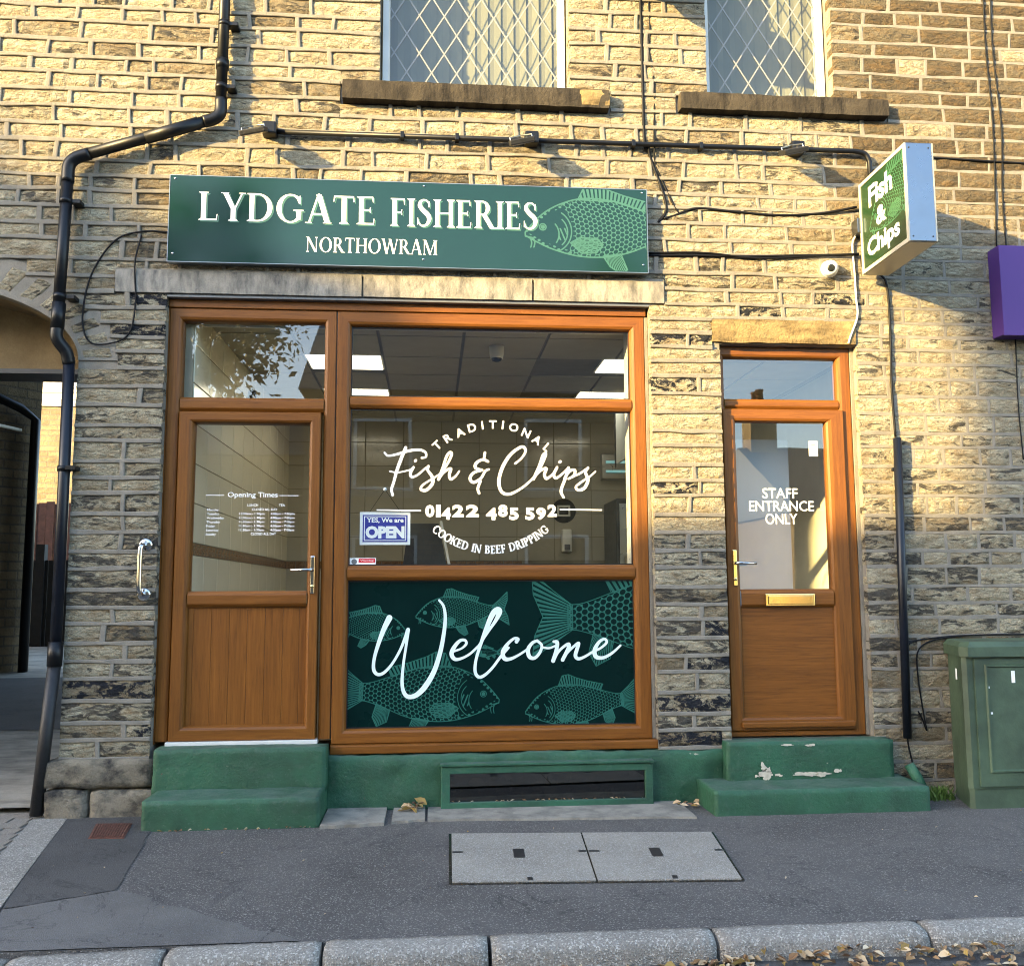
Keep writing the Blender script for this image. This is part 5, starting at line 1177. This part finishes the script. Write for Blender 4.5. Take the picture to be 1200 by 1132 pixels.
# ================================================================== LEAF LITTER, WEEDS
def leaves(name, n, fx, lab, kind, seed, smin=.012, smax=.032, parent=None, cat='leaves'):
    r_ = random.Random(seed); m = MB(); cols = [(.30, .18, .085), (.40, .28, .16), (.22, .12, .055), (.48, .36, .22), (.34, .22, .06), (.55, .44, .29), (.16, .09, .05)]
    for _ in range(n):
        x, y_, z_ = fx(r_); s_ = r_.uniform(smin, smax); R = Matrix.Translation((x, y_, z_)) @ Matrix.Rotation(r_.uniform(0, 6.28), 4, 'Z') @ Matrix.Rotation(r_.uniform(-.7, .7), 4, 'X') @ Matrix.Rotation(r_.uniform(-.5, .5), 4, 'Y')
        c_ = r_.uniform(.2, .6)*s_; w_ = r_.uniform(.35, .65)*s_
        vs = [R @ Vector(p) for p in ((-s_, 0, 0), (-.3*s_, -w_, c_), (.35*s_, -w_*.8, c_*.8), (s_, 0, .2*c_), (.35*s_, w_*.8, c_*.7), (-.3*s_, w_, c_), (0, 0, 0))]
        t_ = r_.choice(cols); k_ = r_.uniform(.7, 1.2); m.add(vs, [(0, 1, 6), (1, 2, 6), (2, 3, 6), (3, 4, 6), (4, 5, 6), (5, 0, 6)], 0, tuple(v*k_ for v in t_))
    return m.build(name, 'dead_leaf', parent, lab, cat, None, kind)
def gut(r_):
    x = r_.uniform(1.0, 4.3) if r_.random() < .93 else r_.uniform(.1, 1.2); d = min(1, max(0, (x-.95)/.35)); y_ = -2.235-abs(r_.gauss(0, .055))*(0.5+d); return x, y_, -.080+max(0, .045*(1-abs(y_+2.24)/.10))*r_.random()*d
leaves('fallen_leaves', 620, gut, 'drift of brown fallen leaves in the gutter along the kerb', 'stuff', 5, .010, .027)
leaves('fallen_leaves', 16, lambda r_: (r_.gauss(-.10, .028), -.10+r_.gauss(0, .025), .022+abs(r_.gauss(0, .015))), 'small clump of dry brown leaves against the green plinth', 'stuff', 9, .02, .045)
leaves('fallen_leaves', 10, lambda r_: (r_.gauss(1.55, .05), -.13+r_.gauss(0, .03), .012+abs(r_.gauss(0, .008))), 'few leaves in the corner by the right green step', 'stuff', 12, .014, .03)
leaves('litter_flecks', 40, lambda r_: (r_.uniform(-1.9, 3.4), r_.uniform(-1.9, -.42), .004), 'pale flecks of litter scattered over the pavement', 'stuff', 21, .004, .009)
leaves('litter_flecks', 30, lambda r_: (r_.uniform(-1.5, -.65), -.412+r_.gauss(0, .008), .006), 'crumbs and red flecks along the foot of the left step', 'stuff', 22, .006, .014)
r6 = random.Random(8); wd = MB()
for _ in range(170):
    x, y_ = r6.gauss(3.10, .045), -.07-abs(r6.gauss(0, .035)); h_ = r6.uniform(.03, .09); a = r6.uniform(0, 6.28); d_ = h_*.6; w_ = .004
    wd.add([(x-w_, y_, 0), (x+w_, y_, 0), (x+w_+d_*.5*math.cos(a), y_+d_*.5*math.sin(a), h_*.7), (x+d_*math.cos(a), y_+d_*math.sin(a), h_)], [(0, 1, 2, 3)])
wd.build('weeds', 'weed_green', None, 'tuft of green weeds between the right step and the cabinet', 'weeds', None, 'stuff')

# ================================================================== INTERIOR
IX0, IX1, IY1, IZ0, IZ1 = -1.50, 3.30, 4.10, 0.36, 3.07
MB().box(IX0, IX1, 0.30, IY1, 0.30, IZ0).build('interior_floor', 'floor_tile', kind='structure')
ceil = MB().box(IX0, IX1, 0.13, IY1, IZ1+.012, IZ1+.03).build('interior_ceiling', 'ceiling_bar', kind='structure')
def tile_mesh(name, w_, h_, d_, mat):
    return MB().box(-w_/2, w_/2, -d_, 0, -h_/2, h_/2, 0, 0.0025).mesh(name, mat)
gx = [-1.58+.6*i for i in range(9)]; gy_ = [0.10+.60*i for i in range(8)]
LIGHTS = {(1, 2), (4, 2)}; 
ct = MB().box(-.288, .288, -.288, .288, 0, .012).mesh('ceiling_tile', 'ceiling_tile')
light_at = [(-0.68, 1.50), (1.62, 1.50), (-0.68, 2.72), (1.62, 2.72)]
for i in range(8):
    for j in range(7):
        x, y_ = gx[i]+.3, gy_[j]+.3
        if any(abs(x-a) < .55 and abs(y_-b) < .5 for a, b in light_at) or x > 3.2 or y_ > 4.0: continue
        o = bpy.data.objects.new('ceiling_tile', ct); o.location = (x, y_, IZ1); link(o, ceil)
for k_, ((x, y_), lab) in enumerate(zip(light_at, ('lit square ceiling light inside the shop, front left', 'lit square ceiling light inside the shop, front right', 'lit square ceiling light inside the shop, rear left', 'lit square ceiling light inside the shop, rear right'))):
    lo = empty('ceiling_light', (x, y_, IZ1), lab, 'ceiling light', 'lit ceiling lights')
    part(MB().box(x-.297, x+.297, y_-.235, y_+.235, IZ1-.002, IZ1+.010), 'light_frame', 'white_upvc', lo); part(MB().box(x-.280, x+.280, y_-.218, y_+.218, IZ1-.006, IZ1-.0025), 'diffuser', 'light_panel', lo)
wl_ = MB().box(IX0-.05, IX0, 0.13, IY1, IZ0, IZ1+.012).build('interior_wall_left', 'grout', kind='structure')
wb_ = MB().box(IX0, IX1, IY1, IY1+.05, IZ0, IZ1+.012).build('interior_wall_back', 'grout', kind='structure')
MB().box(IX1, IX1+.05, 0.30, IY1, IZ0, IZ1+.012).build('interior_wall_right', 'wall_paint', kind='structure')
fw = MB(); fw.box(1.405, 1.83, .302, .32, IZ0, IZ1); fw.box(-1.5, 1.405, .302, .32, 3.0, IZ1); fw.box(2.80, IX1, .302, .32, IZ0, IZ1); fw.box(1.288, 1.402, .135, .325, .40, 3.04); fw.box(-0.6, 1.285, .135, .325, .40, .46)
fw.build('interior_wall_front', 'white_upvc', kind='structure')
tmp_, tm, tb_ = tile_mesh('wall_tile', .393, .243, .008, 'tile_lightened'), tile_mesh('wall_tile', .393, .243, .008, 'tile_darkened'), tile_mesh('band_tile', .094, .072, .009, 'tile_band')
zrows = [1.515-.125-.25*i for i in range(5)] + [1.590+.126+.25*i for i in range(6)]
for side in ('left', 'back'):
    L0, L1, par = (0.14, IY1, wl_) if side == 'left' else (IX0, 2.6, wb_)
    for r_, zz in enumerate(zrows):
        if zz-.125 < IZ0-.01 or zz+.125 > IZ1+.16: continue
        x = L0+.2
        while x < L1:
            o = bpy.data.objects.new('wall_tile', tmp_ if side == 'left' else tm)
            if side == 'left': o.location = (IX0, x, zz); o.rotation_euler = (0, 0, rad(90))
            else: o.location = (x, IY1, zz)
            o.rotation_euler.x += random.uniform(-.004, .004); link(o, par); x += .4
    x = L0+.05
    while x < L1-.05 and side == 'left' or (side == 'back' and x < 1.0):
        o = bpy.data.objects.new('band_tile', tb_)
        if side == 'left': o.location = (IX0, x, 1.5525); o.rotation_euler = (0, 0, rad(90))
        else: o.location = (x, IY1, 1.5525)
        link(o, par); x += .098
# furniture behind the glass
ctr = empty('serving_counter', (0.4, 2.4, IZ0), 'dark serving counter seen through the shop window', 'counter')
part(MB().box(-0.30, 1.45, 2.10, 2.65, IZ0, 1.28, 0, .01), 'counter_body', 'tile_darkened', ctr); part(MB().box(-0.34, 1.48, 2.05, 2.70, 1.28, 1.325, 0, .008), 'counter_top', 'dark_metal', ctr)
rg = empty('heated_display', (0.05, 2.3, 1.325), 'black slanted heated display standing on the counter', 'display')
part(MB().add([(-.26, 2.12, 1.325), (.16, 2.12, 1.325), (.16, 2.60, 1.325), (-.26, 2.60, 1.325), (-.20, 2.34, 1.86), (.06, 2.34, 1.86), (.06, 2.60, 1.86), (-.20, 2.60, 1.86)], [(0, 3, 2, 1), (4, 5, 6, 7), (0, 1, 5, 4), (1, 2, 6, 5), (2, 3, 7, 6), (3, 0, 4, 7)]), 'display_case', 'dark_metal', rg)
part(MB().tube([(.18, 2.11, 1.33), (.08, 2.33, 1.88)], .012, 6), 'edge_trim', 'white_plastic', rg)
part(MB().box(-.42, .22, 2.06, 2.12, 1.326, 1.36, 0, .004), 'front_lip', 'dark_metal', rg)
fr_ = empty('tall_fridge', (2.15, 3.2, IZ0), 'tall dark fridge at the right inside the shop', 'fridge')
part(MB().box(1.75, 2.35, 3.0, 3.65, IZ0, 2.15, 0, .012), 'cabinet', 'dark_metal', fr_); part(MB().box(1.78, 2.32, 2.985, 3.0, IZ0+.1, 2.10, 0, .004), 'door', 'steel', fr_); part(MB().tube([(1.83, 2.96, 1.1), (1.83, 2.96, 1.6)], .012, 8), 'handle', 'chrome', fr_)
bsn = empty('hand_basin', (1.35, 3.95, 1.1), 'white hand basin with two taps on the back wall', 'basin')
part(MB().box(1.15, 1.65, 3.70, 4.09, 1.18, 1.36, 0, .02), 'bowl', 'white_plastic', bsn); part(MB().box(1.20, 1.60, 3.74, 4.05, 1.355, 1.362, 0, .003), 'basin_hollow', 'steel', bsn)
for x in (1.28, 1.52): part(smooth(MB().tube([(x, 4.0, 1.36), (x, 4.0, 1.44), (x, 3.93, 1.46), (x, 3.90, 1.43)], .012, 8)), 'tap', 'chrome', bsn)
sdp = empty('soap_dispenser', (1.42, 4.08, 1.7), 'white soap dispenser on the back wall above the basin', 'dispenser'); part(MB().box(1.37, 1.47, 3.99, 4.09, 1.68, 1.92, 0, .012), 'case', 'white_plastic', sdp); part(MB().box(1.39, 1.45, 3.975, 3.99, 1.70, 1.76, 0, .004), 'push_bar', 'lead_grey', sdp)
ns = empty('round_sign', (1.40, 4.09, 2.1), 'round black and white mandatory sign on the back wall', 'sign'); part(smooth(MB().lathe((1.40, 4.088, 2.12), (0, -1, 0), [(0, .13), (.004, .13)], 28)), 'disc', 'dark_metal', ns); part(MB().ring(1.33, 1.47, 2.06, 2.18, [(0, 4.083), (.02, 4.083)], mi_h=0, mi_v=0), 'symbol', 'white_plastic', ns)
fk = empty('fly_killer', (2.02, 3.9, 2.5), 'wall mounted fly killer with pale blue tubes at the right', 'fly killer'); part(MB().box(1.80, 2.25, 3.96, 4.09, 2.45, 2.72, 0, .01), 'case', 'steel', fk)
for zz in (2.53, 2.63): part(smooth(MB().tube([(1.84, 3.945, zz), (2.21, 3.945, zz)], .014, 8)), 'tube', 'fly_killer_glow', fk)
dc = empty('dome_camera', (0.47, 0.9, IZ1), 'small white dome camera hanging from the shop ceiling', 'camera')
part(smooth(MB().lathe((0.47, 0.95, IZ1), (0, 0, -1), [(0, .055), (.06, .052), (.09, .046)], 20)), 'housing', 'white_plastic', dc); part(smooth(MB().lathe((0.47, 0.95, IZ1-.09), (0, -.2, -1), [(0, .040), (.012, .036), (.022, .018)], 18)), 'dome', 'dark_void', dc)
ck = empty('wall_clock', (-1.47, 1.95, 2.8), 'round black framed clock on the tiled left wall', 'clock'); part(smooth(MB().lathe((-1.49, 1.95, 2.80), (1, 0, 0), [(0, .13), (.035, .13), (.035, .11), (.02, .11)], 28)), 'rim', 'dark_metal', ck); part(smooth(MB().lathe((-1.475, 1.95, 2.80), (1, 0, 0), [(0, .11), (.006, .11)], 28)), 'dial', 'white_plastic', ck)
mb_ = empty('menu_board', (1.5, 2.0, 2.5), 'row of pale menu boards hanging above the counter', 'menu board')
for k_ in range(3): part(MB().box(1.72, 1.735, 1.0+k_*.62, 1.56+k_*.62, 2.45, 3.0, 0, .004), 'board', 'board_grey', mb_); part(MB().box(1.715, 1.722, 1.57+k_*.62, 1.61+k_*.62, 2.42, 3.02), 'divider', 'dark_metal', mb_)
pn = empty('white_board', (2.2, .5, IZ0), 'tall pale board leaning behind the staff door glass', 'board')
part(MB().box(1.93, 2.43, .38, .40, IZ0+.02, 2.30, 0, .004), 'panel', 'board_grey', pn)
part(MB().box(1.93, 2.43, .376, .38, 1.02, 1.05), 'brace', 'steel', pn)

# ================================================================== PASSAGE AND WHAT LIES BEYOND
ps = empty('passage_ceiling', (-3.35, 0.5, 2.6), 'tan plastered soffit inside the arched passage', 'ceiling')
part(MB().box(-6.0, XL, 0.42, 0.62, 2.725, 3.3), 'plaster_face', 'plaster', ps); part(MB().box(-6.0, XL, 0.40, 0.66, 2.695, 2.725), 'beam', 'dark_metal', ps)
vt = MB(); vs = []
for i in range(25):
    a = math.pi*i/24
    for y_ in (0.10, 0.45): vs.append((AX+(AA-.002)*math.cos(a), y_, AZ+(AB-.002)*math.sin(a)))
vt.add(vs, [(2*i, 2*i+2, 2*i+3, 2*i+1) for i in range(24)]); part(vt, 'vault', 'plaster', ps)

def tex_wall(name, mat):       # far coursed stone wall as a material
    t = NT(name); br = t.add('ShaderNodeTexBrick'); mp = t.coord((1, 1, 1)); cx_ = t.add('ShaderNodeSeparateXYZ'); t.l.new(mp, cx_.inputs[0])
    cmb = t.add('ShaderNodeCombineXYZ'); t.l.new(t.math('ADD', cx_.outputs[0], cx_.outputs[1]), cmb.inputs[0]); t.l.new(cx_.outputs[2], cmb.inputs[1]); t.l.new(cmb.outputs[0], br.inputs['Vector'])
    br.inputs['Color1'].default_value = (*mat[0], 1); br.inputs['Color2'].default_value = (*mat[1], 1); br.inputs['Mortar'].default_value = (*mat[2], 1)
    br.inputs['Scale'].default_value = 1.0; br.inputs['Brick Width'].default_value = 0.33; br.inputs['Row Height'].default_value = 0.11; br.inputs['Mortar Size'].default_value = 0.012; br.inputs['Bias'].default_value = -0.1
    c = t.mix(0.6, br.outputs[0], t.ramp(t.noise(3.5, 8, .7), [(.3, .45), (.7, 1.3)]), 'MULTIPLY'); t.set('Base Color', c).set('Roughness', .95)
    t.bump(t.math('ADD', t.math('MULTIPLY', br.outputs['Fac'], -0.5), t.noise(20, 6, .7)), .02); M[name] = t.m
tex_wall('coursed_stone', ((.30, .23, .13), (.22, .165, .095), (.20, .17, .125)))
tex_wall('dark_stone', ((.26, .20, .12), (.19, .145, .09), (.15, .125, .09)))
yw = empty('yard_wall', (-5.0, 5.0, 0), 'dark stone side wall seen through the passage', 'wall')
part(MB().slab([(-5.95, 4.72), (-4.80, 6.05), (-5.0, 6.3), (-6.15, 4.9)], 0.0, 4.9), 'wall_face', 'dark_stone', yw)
nb = empty('shading_neighbour', (-11, 3, 0), 'unseen stone neighbour added left of the passage to shade the yard', 'building')  # unseen mass added to throw the yard behind the arch into shade
part(MB().box(-17, -6.0, 0.0, 6.5, -0.2, 6.0), 'wall', 'coursed_stone', nb); part(MB().add([(-17.2, -.3, 5.95), (-6.15, -.3, 5.95), (-6.15, 3.2, 8.5), (-17.2, 3.2, 8.5), (-17.2, 6.8, 5.95), (-6.15, 6.8, 5.95)], [(0, 1, 2, 3), (3, 2, 5, 4), (0, 3, 4), (1, 5, 2), (0, 4, 5, 1)]), 'roof', 'slate', nb)
yp = empty('yard_pipe', (-4.8, 5.95, 0), 'black pipe down the corner of the dark yard wall', 'pipe')
part(smooth(MB().tube([(-6.3, 4.15, 4.15), (-4.92, 5.75, 3.48), (-4.80, 5.90, 3.36), (-4.80, 5.90, 0.30)], .055, 10)), 'pipe', 'black_plastic', yp)
part(smooth(MB().tube([(-7.2, 3.15, 3.55), (-4.92, 5.80, 3.22)], .020, 8)), 'cable_tray', 'cable_white', yp)
fh = empty('rear_house', (-8, 17, 0), 'sunlit stone house beyond the passage', 'house')
part(MB().box(-16, -5.2, 14.2, 20, 0, 5.12), 'wall', 'coursed_stone', fh)
for k_ in range(14): part(MB().box(-16.05, -5.15, 14.16, 20.04, 5.13+k_*.14, 5.13+k_*.14+.128), 'cladding_board', 'cladding_white', fh)
part(MB().add([(-16.2, 13.9, 7.1), (-5.0, 13.9, 7.1), (-5.0, 20.3, 7.1), (-16.2, 20.3, 7.1), (-16.2, 17, 9.2), (-5.0, 17, 9.2)], [(0, 1, 5, 4), (2, 3, 4, 5), (0, 4, 3), (1, 2, 5), (0, 3, 2, 1)]), 'roof', 'slate', fh)
fe = empty('brown_fence', (-6.8, 11, .6), 'brown close-boarded fence beyond the passage', 'fence')
for k_ in range(24): part(MB().box(-8.6+k_*.14, -8.6+k_*.14+.132, 11.0+.01*(k_ % 2), 11.03+.01*(k_ % 2), 0.5, 2.80+.02*(k_ % 3)), 'board', 'fence_brown', fe)
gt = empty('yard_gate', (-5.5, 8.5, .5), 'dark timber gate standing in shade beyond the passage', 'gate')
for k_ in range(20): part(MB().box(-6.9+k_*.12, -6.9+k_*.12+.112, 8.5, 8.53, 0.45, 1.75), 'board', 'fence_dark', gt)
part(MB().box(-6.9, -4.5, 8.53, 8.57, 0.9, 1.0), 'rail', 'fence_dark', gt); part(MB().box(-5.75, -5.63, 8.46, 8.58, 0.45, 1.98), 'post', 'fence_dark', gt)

# ================================================================== ACROSS THE STREET (seen only as reflections, and casting the evening shade)
def house(name, lab, x0, x1, y0, y1, ze, zr, chims, wins, mat='coursed_stone', group='houses across the street', hip=0.0):
    """front faces +Y at y1"""
    h = empty(name, ((x0+x1)/2, (y0+y1)/2, 0), lab, 'house', group)
    part(MB().box(x0, x1, y0, y1, -0.2, ze), 'wall', mat, h)
    ym = (y0+y1)/2
    m = MB(); m.add([(x0-.1, y0-.3, ze-.08), (x1+.1, y0-.3, ze-.08), (x1+.1, y1+.3, ze-.08), (x0-.1, y1+.3, ze-.08), (x0-.1+hip, ym, zr), (x1+.1-hip, ym, zr)], [(0, 1, 5, 4), (2, 3, 4, 5), (3, 0, 4), (1, 2, 5), (0, 3, 2, 1)]); rf_ = part(m, 'roof', 'slate', h)
    for (cx0_, cx1_, cy0_, cy1_, zt_) in chims:
        part(MB().box(cx0_, cx1_, cy0_, cy1_, ze, zt_).box(cx0_-.06, cx1_+.06, cy0_-.06, cy1_+.06, zt_-.22, zt_-.08), 'chimney', mat, h)
        n = max(2, int((cy1_-cy0_)/.42))
        for k_ in range(n): part(smooth(MB().lathe(((cx0_+cx1_)/2, cy0_+(cy1_-cy0_)*(k_+.5)/n, zt_), (0, 0, 1), [(0, .12), (.35, .10), (.36, .13), (.42, .12)], 12)), 'chimney_pot', 'rust', h)
    for (wx, wz, ww, wh) in wins:
        w = part(MB().ring(wx, wx+ww, wz, wz+wh, [(0, 0), (0, -.05), (.07, -.05), (.07, 0)], mi_h=0, mi_v=0), 'window', 'white_upvc', h)
        w.data.transform(Matrix.Translation((0, y1+.012, 0)) @ Matrix.Rotation(math.pi, 4, 'Z') @ Matrix.Translation((-(2*wx+ww), 0, 0)))
        part(MB().box(wx+.06, wx+ww-.06, y1-.02, y1+.02, wz+.06, wz+wh-.06), 'window_pane', 'dark_void', h); part(MB().box(wx-.1, wx+ww+.1, y1-.01, y1+.08, wz-.14, wz-.02), 'window_ledge', 'lintel_stone', h)
    return h
# long terrace to the left: its ridge gives the level shade line, the stacks the tall shade on the left
house('terrace_house', 'terrace with tall chimney stacks across the street to the left', -46, -13.2, -17.2, -8.8, 5.2, 8.48,
      [(-24.55, -23.62, -13.75, -12.25, 10.30), (-17.75, -16.9, -13.5, -12.5, 9.70), (-33, -32.1, -13.7, -12.3, 10.2), (-15.5, -14.7, -13.4, -12.6, 9.6)], [(-44+3.4*k_, z_, 1.1, 1.5) for k_ in range(9) for z_ in (.9, 3.2)])
house('opposite_house', 'stone house directly across the street from the shop', -2.6, 5.2, -20, -13.2, 5.4, 7.8, [(4.0, 4.9, -17.1, -16.1, 9.2)], [(-1.6, .8, 1.3, 1.6), (1.9, .8, 1.3, 1.6), (-1.6, 3.3, 1.2, 1.5), (1.9, 3.3, 1.2, 1.5)])
house('low_wing', 'low stone wing beside the house across the street', -8.2, -2.65, -17.5, -13.4, 4.1, 5.3, [], [(-6.8, 1.0, 1.2, 1.3)])
house('low_house', 'lower stone house with chimneys across the street to the right', 9.5, 22, -26, -18, 3.4, 5.6, [(9.7, 10.5, -22.4, -21.6, 7.0), (14, 14.8, -22.4, -21.6, 7.0)], [(10.6, .9, 1.2, 1.4), (13.5, .9, 1.2, 1.4)])
def tree(lab, x, y_, h_, r_, seed, n=5200):
    rr = random.Random(seed); t_ = empty('tree', (x, y_, 0), lab, 'tree', 'trees across the street')
    tr_ = MB(); tr_.tube([(x, y_, -.2), (x+.08, y_, h_*.3), (x, y_+.1, h_*.62)], [.26, .2, .12], 10); ends = []
    for k_ in range(16):
        a = rr.uniform(0, 6.28); z0 = h_*rr.uniform(.25, .6); e = (x+r_*.7*math.cos(a)*rr.uniform(.5, 1), y_+r_*.7*math.sin(a)*rr.uniform(.5, 1), z0+h_*rr.uniform(.12, .36)); ends.append(e)
        tr_.tube([(x, y_, z0), ((x+e[0])/2, (y_+e[1])/2, (z0+e[2])/2+.15), e], [.09, .055, .02], 6)
    part(tr_, 'trunk', 'bark', t_)
    cr = MB(); cl = [(e, rr.uniform(.5, 1.0)) for e in ends for _ in range(2)]
    for _ in range(n):
        e, s_ = rr.choice(cl); d = Vector((rr.gauss(0, 1), rr.gauss(0, 1), rr.gauss(0, .8)))*s_*.55; p = Vector(e)+d; L = rr.uniform(.06, .13); a = Vector((rr.gauss(0, 1), rr.gauss(0, 1), rr.gauss(0, 1))).normalized(); b = a.cross(Vector((rr.gauss(0, 1), rr.gauss(0, 1), rr.gauss(0, 1)))).normalized()
        k_ = rr.uniform(.6, 1.3); cr.add([p-a*L, p+b*L*.5, p+a*L, p-b*L*.5], [(0, 1, 2, 3)], 0, (.075*k_, .085*k_, .022*k_))
    part(cr, 'crown', 'leaf_green', t_)
tree('leafy tree across the street opposite the entrance door', -5.2, -12.2, 8.8, 2.6, 4, 6500); tree('taller leafy tree further back across the street', -6.6, -19.5, 14.5, 3.6, 15, 8000); tree('leafy tree beyond the opposite pavement, further left', -9.2, -15.5, 9.5, 2.8, 6, 4200)
bpy.context.view_layer.update()
